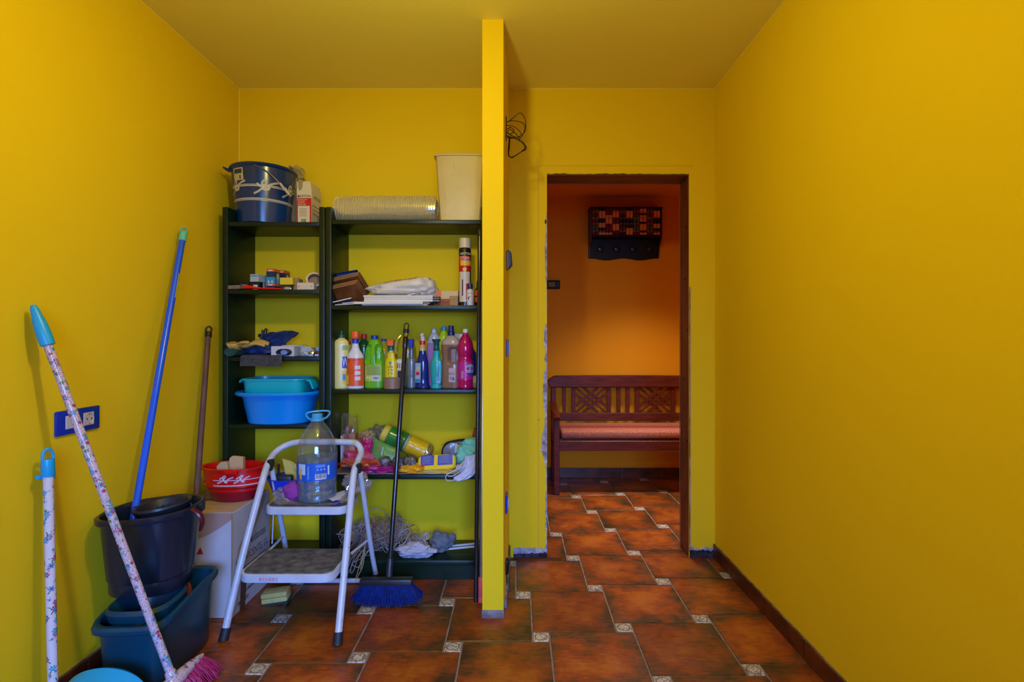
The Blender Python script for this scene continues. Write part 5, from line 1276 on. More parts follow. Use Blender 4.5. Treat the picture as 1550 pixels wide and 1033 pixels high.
# clear bag crumpled under the bottle
t = thing('plastic_wrapper', 'crumpled clear plastic wrapper spread on the upper step around the water bottle', 'wrapper', (-.90, 2.33, ZS))
FILM = thin((.80, .78, .80, 1), .55, .10, .16, bump=.6, bs=30, name='crumpled_film')
def wrapf(u, v):
    x = -.155+.335*u; y = -.085+.18*v
    k = abs(noise.noise(Vector((u*6, v*6, 1))))*.030+abs(noise.noise(Vector((u*14, v*14, 5))))*.012
    d = math.hypot(x-.0205, y-.005)
    k *= max(.04, min(1, (d-.085)/.05))
    e_ = max(0, abs(2*u-1)-.8)*.09
    return (x, y+.01*noise.noise(Vector((u*8, 3, v*5))), .0012+k*(1 if d > .09 else .1)+e_*.6)
b = B(); b.sheet(wrapf, 56, 30); b.build('film', FILM, t, smooth=22)
b = B(); b.blob(.055, .045, .045, 51, .55, 2.6, 36, 22, cut=.05, cen=(.175, .06, .055)); b.build('crumpled_side', FILM, t, smooth=22)
b = B(); b.blob(.050, .035, .025, 52, .5, 2.8, 30, 18, cut=.05, cen=(-.125, .015, .026)); b.build('crumpled_side', FILM, t, smooth=22)
t = thing('white_leaflet', 'white paper sheet on the upper step beside the water bottle', 'paper', (-.80, 2.36, ZS+.002), (0, 0, -.5))
B().sheet(lambda u, v: (-.02+.09*u, -.07+.13*v, .004+.010*math.sin(u*4+v*2)), 12, 12, .0008).build('sheet', M((.52, .50, .60, 1), .6), t)
t = thing('blue_disc', 'flat dark blue plastic disc at the front right of the upper step', 'lid', (X(510, 2.28), 2.275, ZS))
B().lathe([(.015, 0), (.0165, .001), (.0165, .008), (.014, .010), (0, .010)], 28).build('cap_body', M((.004, .02, .35, 1), .35), t)
t = thing('blue_bowl', 'royal blue plastic bowl of cloths behind the step stool, left of the water bottle', 'bowl', (-1.035, 2.425, .4660))
BBW = M((.006, .035, .55, 1), .3, name='royal_blue_plastic')
B().lathe([(.075, 0), (.080, .003), (.105, .072), (.112, .073), (.113, .078), (.104, .078), (.076, .008), (0, .006)], 48, sx=1, sy=.78).build('bowl_body', BBW, t)
t = thing('yellow_cloth', 'stiff yellow cloth standing in the royal blue bowl', 'cloth', (-1.00, 2.44, .4755))
def ycf(u, v):
    x = -.055+.125*u; z = (.040+.085*(1-u)**.8+.02)*v
    return (x-.03*v, .02*math.sin(u*4)+.01*noise.noise(Vector((u*4, v*4, 0))), z)
B().sheet(ycf, 24, 14, .006).build('cloth', M((.60, .46, .10, 1), .85, col2=(.50, .38, .08, 1), ns=9), t)
t = thing('dark_clip', 'black plastic clip tool in the royal blue bowl by the stool arch', 'tool', (-1.075, 2.40, .480))
B().box(-.02, .055, -.02, .02, .02, .075, .010, seg=2).build('tool_body', M((.02, .02, .03, 1), .45), t)
B().box(-.014, -.004, -.006, .006, .06, .125, .003).build('clip_arm', BLK, t)
t = thing('purple_cloth', 'purple cloth beside the royal blue bowl, left of the water bottle', 'cloth', (-.985, 2.315, ZS+.002))
B().blob(.038, .022, .040, 61, .25, 2.5, 30, 18, cut=.05, cen=(0, 0, .036)).build('cloth', M((.26, .03, .26, 1), .85, bump=.8, bs=180), t)

# ---------------------------------------------------------------- carton with red basins
t = thing('moving_carton', 'large white cardboard carton taped on top, printed on its right side, beside the stool', 'box', (-1.195, 2.217, 0))
WC = M((.52, .50, .55, 1), .7, col2=(.46, .43, .46, 1), ns=7, name='white_card'); TAPE_ = M((.42, .27, .20, 1), .35, name='parcel_tape')
BW_, BD_, BH_ = .285, .337, .445
B().box(-BW_, 0, 0, BD_, 0, BH_-.002, .003).build('box_body', WC, t)
B().box(-BW_, -.002, .002, BD_*.47, BH_-.0018, BH_, .0004).build('flap', M((.50, .38, .34, 1), .75, col2=(.42, .28, .22, 1), ns=5, stretch=(1, 8, 1)), t)
B().box(-BW_, -.002, BD_*.485, BD_-.002, BH_-.0018, BH_, .0004).build('flap', M((.50, .38, .34, 1), .75, col2=(.42, .28, .22, 1), ns=5, stretch=(1, 8, 1)), t)
pts = [(-BW_, BH_-.003), (-.003, BH_-.003)]
for k in range(13): pts.append((-.003-(BW_-.003)*k/12, BH_-.02-.105*math.sin(PI*min(1, k/12+.05)*.62)**1.0))
B().prism(pts, -.0012, .0, 0).build('brown_peel', M((.36, .23, .20, 1), .8), t, smooth=0)
B().prism([(-.150, .270), (-.122, .270), (-.134, .300)], -.0014, 0).build('red_triangle', RED, t, smooth=0)
B().tube([(-.004, -.001, .002), (-.0015, -.0015, .2), (-.001, -.001, BH_-.004)], .0028, 6).build('worn_edge', CARD, t)
sf = lambda u, v: (.0012, u*.86, v)
FRM = M((.10, .10, .16, 1), .6, name='carton_print')
lettering([('JOSE VICENTE, S.L.', .046, .200, .212)], sf, FRM, t, sx=.92)
lettering([('Mudanzas', .052, .245, .275)], sf, FRM, t, sx=.9)
lettering([('A', .095, .16, .345)], sf, NAV, t)
lettering([('NACIONALES E INTERNACIONALES', .018, .200, .170)], sf, FRM, t)
patch(.03, .38, .140, .147, sf, RED, t, 'red_rule'); patch(.03, .38, .152, .1545, sf, FRM, t, 'dark_rule')
lettering([('GUARDAMUEBLES S', .020, .16, .068), ('EMBALAJES', .022, .10, .036)], sf, NAV, t)
B().add([(.0018, .055, .002), (.0018, .10, .002), (.0018, .115, .125), (.0018, .065, .125)], [(0, 1, 2, 3)]).build('brown_tape', M((.12, .06, .04, 1), .4), t, smooth=0)
B().add([(.0018, .026, .205), (.0018, .09, .24), (.0018, .25, .375), (.0018, .30, .44), (.0018, .26, .44), (.0018, .14, .35), (.0018, .045, .28)], [(0, 1, 5, 6), (1, 2, 4, 5), (2, 3, 4)]).build('parcel_tape', TAPE_, t, smooth=0)
B().tube([(-.27, .16, BH_+.0005), (-.19, .17, BH_+.0008), (-.15, .20, BH_+.0005)], .0015, 5).build('black_cord', BLK, t)
zc_ = BH_+.0015
t = thing('red_basin', 'dark red plain basin, lower of the two stacked on the white carton', 'basin', (X(354, 2.40), 2.405, zc_))
RB1 = M((.32, .004, .018, 1), .28, name='crimson_plastic'); RB2 = M((.62, .006, .006, 1), .26, name='red_plastic')
B().lathe([(.095, 0), (.100, .003), (.128, .060), (.132, .066), (.126, .066), (.097, .008), (0, .006)], 56, sx=.93, sy=.60).build('basin_body', RB1, t)
t = thing('red_basin', 'bright red basin printed with white rope knots, upper of the two stacked', 'basin', (X(354, 2.40), 2.405, zc_+.046), (.0, 0, 0))
b = B(); b.lathe([(.118, 0), (.122, .002), (.126, .022), (.136, .024), (.143, .098), (.157, .100), (.158, .107), (.140, .107), (.120, .006), (0, .005)], 64, sx=.95, sy=.62)
b.build('basin_body', RB2, t)
rb = B()
def bcone(u, v, off=.0012):
    r = .136+(v-.024)/.074*.007+off; a = -PI/2+u/.139
    return Vector((r*math.cos(a)*.95, r*math.sin(a)*.62, v))
def rope2(pts, wd): printed_rope2(pts, wd, rb)
def printed_rope2(pts, wd, b):
    P_ = spl([(u, v, 0) for u, v in pts], 6)
    for k in range(len(P_)-1):
        d = P_[k+1]-P_[k]; n_ = Vector((-d.y, d.x, 0)).normalized()*wd/2
        q = [P_[k]-n_, P_[k]+d*.85-n_, P_[k]+d*.85+n_, P_[k]+n_]; b.add([bcone(a.x, a.y) for a in q], [(0, 1, 2, 3)])
for seg_ in ((-.055, .19), (-.20, -.12)):
    n_ = int((seg_[1]-seg_[0])/.02)
    rope2([(seg_[0]+k*.02, .058) for k in range(n_+1)], .0035); rope2([(seg_[0]+k*.02, .034) for k in range(n_+1)], .0055)
for u0 in (.0, .075, -.165):
    rope2([(u0-.032, .045), (u0-.012, .054), (u0+.004, .070), (u0+.008, .078), (u0-.004, .074), (u0, .056), (u0+.012, .048), (u0+.014, .060), (u0+.03, .068), (u0+.042, .072)], .006)
    rope2([(u0-.02, .063), (u0-.008, .070), (u0+.006, .052), (u0+.016, .056)], .006)
rb.build('rope_print', M((.60, .50, .62, 1), .5), t, smooth=0)['kind'] = 'stuff'
B().box(.008, .062, -.103, -.088, .088, .103, .003).build('handle_lip', RB2, t)
t = thing('wood_sponge', 'pale tan sponge block sticking up out of the upper red basin, taller one', 'sponge', (X(354, 2.40), 2.40, zc_+.104), (-.2, .12, .1))
B().prism([(-.044, -.035), (.049, -.035), (.022, .088), (-.022, .088), (-.034, .078)], 0, .03, bev=.002).build('foam', M((.50, .32, .16, 1), .85, bump=.3), t)
t = thing('wood_sponge', 'short tan sponge leaning left in the upper red basin', 'sponge', (X(341, 2.38), 2.37, zc_+.104), (-.2, -.15, .1))
B().prism([(-.030, -.035), (.024, -.035), (.016, .068), (-.010, .072), (-.030, .055)], 0, .024, bev=.002).build('foam', M((.48, .32, .17, 1), .85, bump=.3), t)

# ---------------------------------------------------------------- sponge on the floor
t = thing('floor_sponge', 'yellow two-part sponge with a green pad lying on the floor under the stool', 'sponge', (X(416, 2.34), 2.36, 0), (0, -.10, .12))
YSP = M((.66, .52, .16, 1), .9, col2=(.54, .42, .12, 1), ns=30, bump=.5, name='sponge_foam')
B().box(-.055, .055, -.033, .033, .008, .030, .006, seg=2).build('foam', YSP, t); B().box(-.055, .055, -.033, .033, .031, .052, .006, seg=2).build('foam', YSP, t)
B().box(-.056, .056, -.034, .034, .0, .008, .002).build('scouring_pad', M((.01, .05, .05, 1), .9), t)

# ---------------------------------------------------------------- stacked mop buckets (long axis along the left wall)
TB_ = M((.003, .055, .095, 1), .35, col2=(.003, .045, .08, 1), ns=6, name='petrol_blue_plastic')
t = thing('mop_bucket', 'petrol blue rectangular mop bucket with a wringer, lower of the two buckets', 'bucket', (-1.283, 1.905, 0), (0, 0, .07))
def rimz(p):       # the rim dips a little at the near end
    return Vector((p.x, p.y, p.z-.018*max(0, min(1, (-p.y-.05)/.15))*(1 if p.z > .2 else 0)))
b = B(); b.lathe([(.86, 0), (.88, .004), (.97, .235), (1.04, .237), (1.08, .243), (1.09, .256), (1.06, .266), (1.0, .266), (.96, .262), (.86, .01), (0, .008)], 80, sx=.112, sy=.200, e=5.5, fn=rimz)
b.build('body', TB_, t)
# wringer insert at the near end: shallow tray with a raised collar and drain slots
b = B(); b.lathe([(.50, .15), (.78, .240), (.86, .262), (.90, .285), (.84, .298), (.76, .290), (.62, .245), (.45, .165), (0, .160)], 64, sx=.112, sy=.125, e=3.2, mat=Matrix.Translation((0, -.075, -.014)))
wr = b.build('wringer', M((.003, .045, .08, 1), .4), t)
b = B()
for k in range(7):
    a = -PI*.85+k*PI*.70/6
    B().box(-.012, .012, -.002, .002, -.006, .006, .001, mat=Matrix.Translation((.098*math.cos(a), -.075+.112*math.sin(a), .236)) @ Matrix.Rotation(a+PI/2, 4, 'Z')).build('slot', BLK, wr)
B().tube(spl([(.118, -.16, .246), (.124, -.05, .262), (.124, .06, .272), (.118, .14, .262)], 6), .0075, 8, flat=1.5).build('carry_handle', TB_, t)
t = thing('mop_bucket', 'black oval mop bucket with a round wringer, stacked on the petrol blue bucket', 'bucket', (-1.315, 1.905, .2905), (0, .0, .12))
BK = M((.012, .018, .036, 1), .25, col2=(.009, .014, .026, 1), ns=4, spec=.4, name='black_bucket_plastic')
b = B()
def tilt(p): return Vector((p.x, p.y, p.z+.05*max(0, p.z-.2)*0+(p.x+.15)*.06*(p.z/.27)))
b.lathe([(.80, 0), (.82, .004), (.83, .045), (.86, .05), (.97, .245), (1.04, .246), (1.07, .252), (1.07, .266), (1.03, .270), (.98, .268), (.94, .255), (.80, .01), (0, .008)], 80, sx=.150, sy=.135, e=2.5, fn=tilt)
b.build('body', BK, t)
b = B(); b.lathe([(.30, .13), (.60, .235), (.72, .262), (.80, .278), (.78, .286), (.68, .280), (.52, .235), (.28, .135), (0, .13)], 56, sx=.115, sy=.125, mat=Matrix.Translation((.055, .012, .006)) @ Matrix.Rotation(-.10, 4, 'Y'))
wr = b.build('wringer', M((.016, .018, .026, 1), .35), t)
for k in range(9):
    a = PI*.12+k*PI*.76/8
    B().lathe([(0, 0), (.009, 0), (.009, .002), (0, .002)], 12, sy=1.2, mat=Matrix.Translation((.055+.066*math.cos(a), .012+.074*math.sin(a), .262+.05*math.cos(a)*.1)) @ Matrix.Rotation(a-PI/2, 4, 'Z') @ Matrix.Rotation(PI/2+.35, 4, 'X')).build('drain_hole', M((.03, .06, .12, 1), .4), wr)
B().box(-.075, -.045, .09, .120, .22, .272, .004).build('mop_clip', BK, t)
MAR = M((.09, .004, .012, 1), .35, name='maroon_plastic')
B().tube(spl([(.138, -.03, .272), (.165, -.055, .278), (.188, -.06, .262), (.194, -.055, .235), (.182, -.04, .205)], 6), [.011]*25, 8, flat=.6).build('lever_handle', MAR, t)
B().box(.140, .172, -.01, .02, .255, .285, .004).build('hinge', BLK, t)

# ---------------------------------------------------------------- poles and brooms along the left wall
def pole_thing(name, label, cat, foot, top):
    foot, top = Vector(foot), Vector(top)
    t = thing(name, label, cat, foot)
    d = top-foot
    t.rotation_euler = d.to_track_quat('Z', 'Y').to_euler()
    return t, d.length
# blue mop handle standing in the black bucket
t, Lm = pole_thing('mop', 'bright blue mop handle with a pale green tip standing in the black bucket', 'mop', (-1.368, 1.83, .325), (X(279, 2.31), 2.31, 1.655))
BP_ = M((.008, .10, .75, 1), .22, name='bright_blue_tube')
B().tube([(0, 0, .06), (0, 0, Lm*.5), (0, 0, Lm-.06)], .0125, 16).build('handle', BP_, t)
B().lathe([(.0128, Lm-.062), (.0155, Lm-.060), (.0145, Lm-.02), (0, Lm-.02)], 20).build('grip_cap', M((.12, .55, .42, 1), .35), t)
B().tube(spl([(-.011, 0, Lm-.022), (-.010, 0, Lm-.005), (0, 0, Lm+.004), (.011, 0, Lm-.002), (.012, 0, Lm-.022)], 5), .0045, 8).build('hanging_loop', M((.10, .45, .36, 1), .35), t)
B().lathe([(.0131, Lm-.33), (.0131, Lm-.22)], 20, a0=-PI*1.15, a1=-PI*.35).build('label', M((.50, .52, .03, 1), .4), t)
fl = cyl(.0131, -PI*.72)
lettering([('FREGONA', .014, 0, 0)], lambda u, v: fl(-v, Lm-.285+u), M((.05, .15, .08, 1), .5), t)
patch(-.006, .006, Lm-.262, Lm-.225, fl, M((.45, .5, .6, 1), .4), t, 'white_panel', 3)
b = B(); rd = random.Random(6)
b.lathe([(0, .0), (.03, .0), (.035, .02), (.02, .06), (.0135, .075), (0, .075)], 20)
b.build('mop_head', M((.05, .09, .20, 1), .5), t)
# flowered broom
FLW, nt, p = clear_nodes('flowered_sleeve')
tc = nd(nt, 'ShaderNodeTexCoord'); vo = nd(nt, 'ShaderNodeTexVoronoi'); vo.inputs['Scale'].default_value = 62; nt.links.new(tc.outputs['Object'], vo.inputs['Vector'])
r1 = nd(nt, 'ShaderNodeValToRGB'); cr = r1.color_ramp; cr.interpolation = 'CONSTANT'
cr.elements[0].position = 0; cr.elements[0].color = (1, 1, 1, 1); cr.elements[1].position = .36; cr.elements[1].color = (0, 0, 0, 1)
nt.links.new(vo.outputs['Distance'], r1.inputs[0])
r2 = nd(nt, 'ShaderNodeValToRGB'); c2 = r2.color_ramp; c2.interpolation = 'CONSTANT'
c2.elements[0].position = 0; c2.elements[0].color = (.03, .30, .55, 1); c2.elements[1].position = .34; c2.elements[1].color = (.40, .02, .10, 1)
for q, cc in ((.5, (.62, .56, .62, 1)), (.62, (.10, .30, .35, 1)), (.72, (.08, .22, .05, 1)), (.8, (.62, .56, .62, 1))): e = c2.elements.new(q); e.color = cc
sp = nd(nt, 'ShaderNodeSeparateColor'); nt.links.new(vo.outputs['Color'], sp.inputs[0]); nt.links.new(sp.outputs[0], r2.inputs[0])
mx = nd(nt, 'ShaderNodeMix', data_type='RGBA'); nt.links.new(r1.outputs[0], mx.inputs[0]); mx.inputs[6].default_value = (.64, .52, .58, 1); nt.links.new(r2.outputs[0], mx.inputs[7])
n_ = nd(nt, 'ShaderNodeTexNoise', i_Scale=420.0, i_Detail=3.0); nt.links.new(tc.outputs['Object'], n_.inputs['Vector'])
r3 = nd(nt, 'ShaderNodeValToRGB'); r3.color_ramp.interpolation = 'CONSTANT'; r3.color_ramp.elements[0].color = (0, 0, 0, 1); r3.color_ramp.elements[1].position = .54; r3.color_ramp.elements[1].color = (1, 1, 1, 1)
nt.links.new(n_.outputs[0], r3.inputs[0])
mx2 = nd(nt, 'ShaderNodeMix', data_type='RGBA'); nt.links.new(r3.outputs[0], mx2.inputs[0]); nt.links.new(mx.outputs[2], mx2.inputs[6]); mx2.inputs[7].default_value = (.26, .13, .20, 1)
nt.links.new(mx2.outputs[2], p.inputs['Base Color']); p.inputs['Roughness'].default_value = .2
FC = [M((.45, .02, .14, 1), .3), M((.03, .28, .60, 1), .3), M((.05, .25, .05, 1), .3), M((.10, .45, .50, 1), .3)]
def flowers(t, r, z0_, z1_, n, seed, size=1.0):
    '''small printed flowers with leaves, wrapped round a pole'''
    rd = random.Random(seed); b = B()
    def disc(u, v, ru, rv, ang, mi, off):
        q = []
        for k in range(8):
            a = 2*PI*k/8; x = ru*math.cos(a); y = rv*math.sin(a)
            uu = u+x*math.cos(ang)-y*math.sin(ang); vv = v+x*math.sin(ang)+y*math.cos(ang); th = uu/r
            q.append(((r+off)*math.cos(th), (r+off)*math.sin(th), vv))
        b.add(q, [tuple(range(8))], mi)
    for i in range(n):
        v = z0_+(z1_-z0_)*(i+rd.uniform(.1, .9))/n; u = rd.uniform(0, 2*PI*r); A, C = rd.choice(((0, 1), (1, 0), (1, 3), (0, 3))); big = rd.random() < .55; s_ = size*(1 if big else .5)
        for k in range(6 if big else 5):
            a = 2*PI*k/(6 if big else 5); disc(u+.0062*s_*math.cos(a), v+.0062*s_*math.sin(a), .0032*s_, .0024*s_, a, A, .0004)
        disc(u, v, .0036*s_, .0036*s_, 0, C, .0007)
        for a in (rd.uniform(0, 6), rd.uniform(0, 6)): disc(u+.013*s_*math.cos(a), v+.013*s_*math.sin(a), .0055*s_, .0018*s_, a, 2, .0003)
    b.build('flower_print', FC, t, smooth=0)['kind'] = 'stuff'
CY_ = M((.006, .36, .74, 1), .35, name='cyan_plastic')
foot = (X(262, 1.69), 1.69, .083)
t, Lb = pole_thing('flowered_broom', 'long flowered broom with a tapered cyan grip leaning across the left wall socket', 'broom', foot, (-1.462, 1.595, 1.279))
B().tube([(0, 0, 0), (0, 0, .5), (0, 0, Lb-.12)], .0122, 18).build('handle', FLW, t)
flowers(t, .0122, .04, Lb-.14, 70, 5, .95)
B().lathe([(.0125, Lb-.130), (.0185, Lb-.128), (.0195, Lb-.10), (.0175, Lb-.06), (.0135, Lb-.035), (.011, Lb-.015), (.007, Lb-.002), (0, Lb)], 24).build('grip', CY_, t)
b = B(); b.tube([(.0, -.0115, Lb-.026), (.0, .0115, Lb-.026)], .0035, 8); b.build('hanging_hole', BLK, t)
B().lathe([(.016, -.05), (.019, -.02), (.0155, .03), (.0125, .035)], 20).build('socket', FLW, t)
hd = B()
qr = t.rotation_euler.to_matrix().inverted()
def W2L(p): return qr @ (Vector(p)-Vector(foot))
def headpt(u): return (X(262, 1.715)+.02+(-.5+u)*.21, 1.715-.02+.12*(u-.5), .06)
cs = [Vector((-1.128, 1.640, .060)), Vector((-1.112, 1.667, .070)), Vector((-1.1005, 1.692, .076)), Vector((-1.094, 1.765, .081)), Vector((-1.088, 1.830, .082))]
hd.tube([W2L(p) for p in spl(cs, 6)], [.008, .013, .017]+[.021]*7+[.023]*5+[.021, .019, .018, .017, .015, .013, .011, .009, .007, .004], 14); hd.build('head', FLW, t)
b = B(); rd = random.Random(33); SPc = spl(cs, 20)
for k in range(420):
    i_ = rd.randrange(6, len(SPc)-3); p = SPc[i_]; f_ = i_/len(SPc)
    a = Vector((p.x+.006, p.y+rd.uniform(-.01, .01), p.z-.010+rd.uniform(-.004, .010))); c_ = Vector((p.x+rd.uniform(.030, .062), max(1.632, p.y+(f_-.5)*.05+rd.uniform(-.012, .012)), .003+rd.uniform(0, .022)*f_))
    b.tube([W2L(a), W2L(a.lerp(c_, .5)+Vector((.004, 0, .004))), W2L(c_)], [.0016, .0014, .0009], 4)
b.build('bristles', M((.40, .01, .10, 1), .5, name='crimson_bristle'), t)['kind'] = 'stuff'
# flowered dustpan handle
FLW2 = FLW.copy(); FLW2.name = 'sparse_flowered_sleeve'
for n in FLW2.node_tree.nodes:
    if n.type == 'MIX' and not n.inputs[6].is_linked: n.inputs[6].default_value = (.66, .62, .70, 1)
    if n.type == 'TEX_VORONOI': n.inputs['Scale'].default_value = 1.0
    if n.type == 'TEX_NOISE': n.inputs['Scale'].default_value = 90
    if n.type == 'VALTORGB' and abs(n.color_ramp.elements[1].position-.36) < 1e-4: n.color_ramp.elements[1].position = .001
    if n.type == 'VALTORGB' and abs(n.color_ramp.elements[1].position-.54) < 1e-4: n.color_ramp.elements[1].position = .72
fx = (X(80.5, 1.60), 1.60, .10)
t, Ld = pole_thing('dustpan', 'cyan long-handled dustpan with a flowered handle standing by the left wall', 'dustpan', fx, (X(72, 1.625), 1.625, .838))
B().tube([(0, 0, 0), (0, 0, .4), (0, 0, Ld-.085)], .0132, 18).build('handle', FLW2, t)
flowers(t, .0132, .03, Ld-.10, 64, 9, 1.0)
B().lathe([(.0165, Ld-.085), (.0175, Ld-.083), (.0172, Ld-.04), (.016, Ld-.032), (0, Ld-.032)], 22).build('grip', CY_, t)
B().tube(spl([(-.0125, 0, Ld-.034), (-.011, 0, Ld-.012), (0, 0, Ld-.001), (.011, 0, Ld-.012), (.0125, 0, Ld-.034)], 5), [.0045]*21, 8, flat=1.4).build('hanging_loop', CY_, t)
B().box(-.018, -.006, -.026, .0, Ld-.096, Ld-.080, .002).build('broom_clip', CY_, t); B().box(-.006, .026, -.022, -.006, Ld-.091, Ld-.078, .002).build('broom_clip', CY_, t)
qr = t.rotation_euler.to_matrix().inverted(); f0 = Vector(fx)
def D(p): return qr @ (Vector(p)-f0)
def hood(u, v):      # curved hood: u across its width, v from the back hinge forward
    a = PI*(.02+.96*u); w_ = .135; 
    x = f0.x+.150-w_*math.cos(a); z = .006+(.165-.06*v)*math.sin(a)**.55
    return D((x, f0.y+.02-.20*v-.012*math.sin(a), z))
b = B(); b.sheet(hood, 32, 10, .0025); b.build('pan', CY_, t)
b = B(); b.sheet(lambda u, v: D((f0.x+.018+.262*u, f0.y+.02-.24*v, .004)), 4, 4, .003); b.build('pan_floor', CY_, t)
b = B(); n_ = 24; V = [D((f0.x+.150-.133*math.cos(PI*(.02+.96*k/n_)), f0.y+.018, .006+.163*math.sin(PI*(.02+.96*k/n_))**.55)) for k in range(n_+1)]+[D((f0.x+.15, f0.y+.018, .006))]
b.add(V, [(k, k+1, n_+1) for k in range(n_)]); b.build('pan_back', CY_, t)
B().tube([D((f0.x, f0.y+.0, .105)), D((f0.x+.004, f0.y, .03)), D((f0.x+.03, f0.y, .012))], [.016, .016, .012], 12).build('pan_socket', CY_, t)
# old brown broomstick in the corner
t, Lk = pole_thing('broomstick', 'old brown wooden broomstick with a black hook cap leaning in the left corner', 'broomstick', (X(281, 2.03), 2.03, .012), (-1.462, 2.506, 1.232))
B().tube([(0, 0, .0), (0, 0, .6), (0, 0, Lk-.05)], [.0125, .0125, .0115], 14).build('stick', M((.16, .075, .05, 1), .65, col2=(.08, .035, .025, 1), ns=8, stretch=(8, 8, 1), bump=.2, name='old_wood'), t)
B().tube([(0, 0, .14), (0, 0, .40)], .0150, 14).build('red_sleeve', M((.30, .03, .015, 1), .45), t)
B().lathe([(.0135, Lk-.055), (.0150, Lk-.053), (.0145, Lk-.03), (0, Lk-.03)], 16).build('cap', BLK, t)
B().tube(spl([(-.010, 0, Lk-.032), (-.011, 0, Lk-.012), (0, 0, Lk), (.011, 0, Lk-.012), (.010, 0, Lk-.032)], 5), .0045, 8).build('hanging_hook', BLK, t)

# ---------------------------------------------------------------- black broom with blue bristles
ft = Vector((X(588, 2.335), 2.335, .11)); tp = Vector((X(615.5, 2.62), 2.62, Z(490, 2.62)))
t, Lq = pole_thing('broom', 'black broom with dark blue bristles leaning on the wide bookcase', 'broom', (X(586, 2.335), 2.335, 0), (tp.x, tp.y, tp.z))
f0 = Vector((X(586, 2.335), 2.335, 0)); qr = t.rotation_euler.to_matrix().inverted()
BKP = M((.010, .010, .012, 1), .22, spec=.6, name='black_enamel')
B().tube([(0, 0, .15), (0, 0, .6), (0, 0, Lq-.12)], .0108, 16).build('handle', BKP, t)
B().lathe([(.0112, .10), (.0145, .10), (.0145, .17), (.0115, .19)], 18).build('socket', M((.02, .022, .03, 1), .4), t)
B().lathe([(.0111, Lq-.205), (.0128, Lq-.20), (.0128, Lq-.165), (.0111, Lq-.16)], 16, a0=-PI*1.05, a1=-PI*.25).build('worn_patch', M((.45, .28, .16, 1), .6), t)
B().lathe([(.0112, Lq-.125), (.0130, Lq-.12), (.0130, Lq-.075), (.008, Lq-.068), (0, Lq-.068)], 16).build('end_cap', BKP, t)
B().tube(spl([(-.0095, 0, Lq-.072), (-.0105, 0, Lq-.03), (-.009, 0, Lq-.003), (.009, 0, Lq-.003), (.0105, 0, Lq-.03), (.0095, 0, Lq-.072)], 5), .0028, 6).build('hanging_loop', BKP, t)
def T(p): return qr @ Vector(p)
b = B()
Vh = []
hb_ = B(); hb_.box(-.118, .112, -.020, .020, .086, .116, .006, seg=2); hb_.v = [T(v) for v in hb_.v]; hb_.build('head', M((.015, .016, .020, 1), .4), t)
rd = random.Random(44); b = B()
for i in range(56):
    for j in range(7):
        u = (i+.5)/56*2-1; x0_ = u*.110-.002; y0_ = -.017+.0056*j
        sp_ = u*.158+rd.uniform(-.004, .004); ln = .0+ .004+.026*abs(u)**2.5+rd.uniform(0, .006)
        yy = -.036+.0125*j+rd.uniform(-.004, .004)
        b.tube([T((x0_, y0_, .090)), T((x0_*.55+sp_*.45, y0_*.5+yy*.5, .05+ln*.3)), T((sp_, yy, ln))], [.0026, .0026, .0017], 4)
b.build('bristles', M((.006, .026, .20, 1), .6, col2=(.004, .014, .10, 1), ns=60, spec=.2, name='blue_bristle'), t)['kind'] = 'stuff'
b = B()
for i in range(180):
    u = rd.uniform(-1, 1); sp_ = u*.155; ln = .004+.026*abs(u)**2.5
    p0_ = T((sp_, rd.uniform(-.04, .05), ln+.012)); b.tube([p0_, T((sp_+rd.uniform(-.006, .006), rd.uniform(-.045, .05), max(.001, ln-.003)))], .0006, 3)
b.build('frayed_tips', M((.10, .10, .15, 1), .9), t)['kind'] = 'stuff'

# ---------------------------------------------------------------- poles by the partition
t, Lp = pole_thing('black_pole', 'thin black pole leaning beside the partition, left of the silver pole', 'pole', (X(720.2, 2.358), 2.358, 0), (X(726.3, 2.53), 2.53, Z(347, 2.53)))
B().tube([(0, 0, .0), (0, 0, .8), (0, 0, Lp-.03)], .0098, 16).build('tube', BKP, t)
B().lathe([(.0105, Lp-.035), (.0118, Lp-.033), (.0118, Lp-.004), (.009, Lp), (0, Lp)], 16).build('end_cap', BLK, t)
t, Lp = pole_thing('silver_pole', 'silver metal pole with a coral pink sleeve at its foot beside the partition', 'pole', (X(728.3, 2.352), 2.352, 0), (X(731.3, 2.549), 2.549, Z(425, 2.549)))
SLV = M((.42, .42, .48, 1), .28, .8, col2=(.30, .30, .36, 1), ns=8, name='scratched_aluminium')
B().tube([(0, 0, .09), (0, 0, .7), (0, 0, Lp)], .0098, 16).build('tube', SLV, t)
B().lathe([(0, 0), (.0125, 0), (.0135, .004), (.0135, .022), (.0125, .024), (.0135, .026), (.0135, .10), (.0115, .108), (.0100, .108)], 18).build('sleeve', M((.72, .10, .14, 1), .45, name='coral_plastic'), t)
lettering([('A', .016, 0, .07)], cyl(.0137), M((.7, .45, .5, 1), .5), t, 'logo_mark')

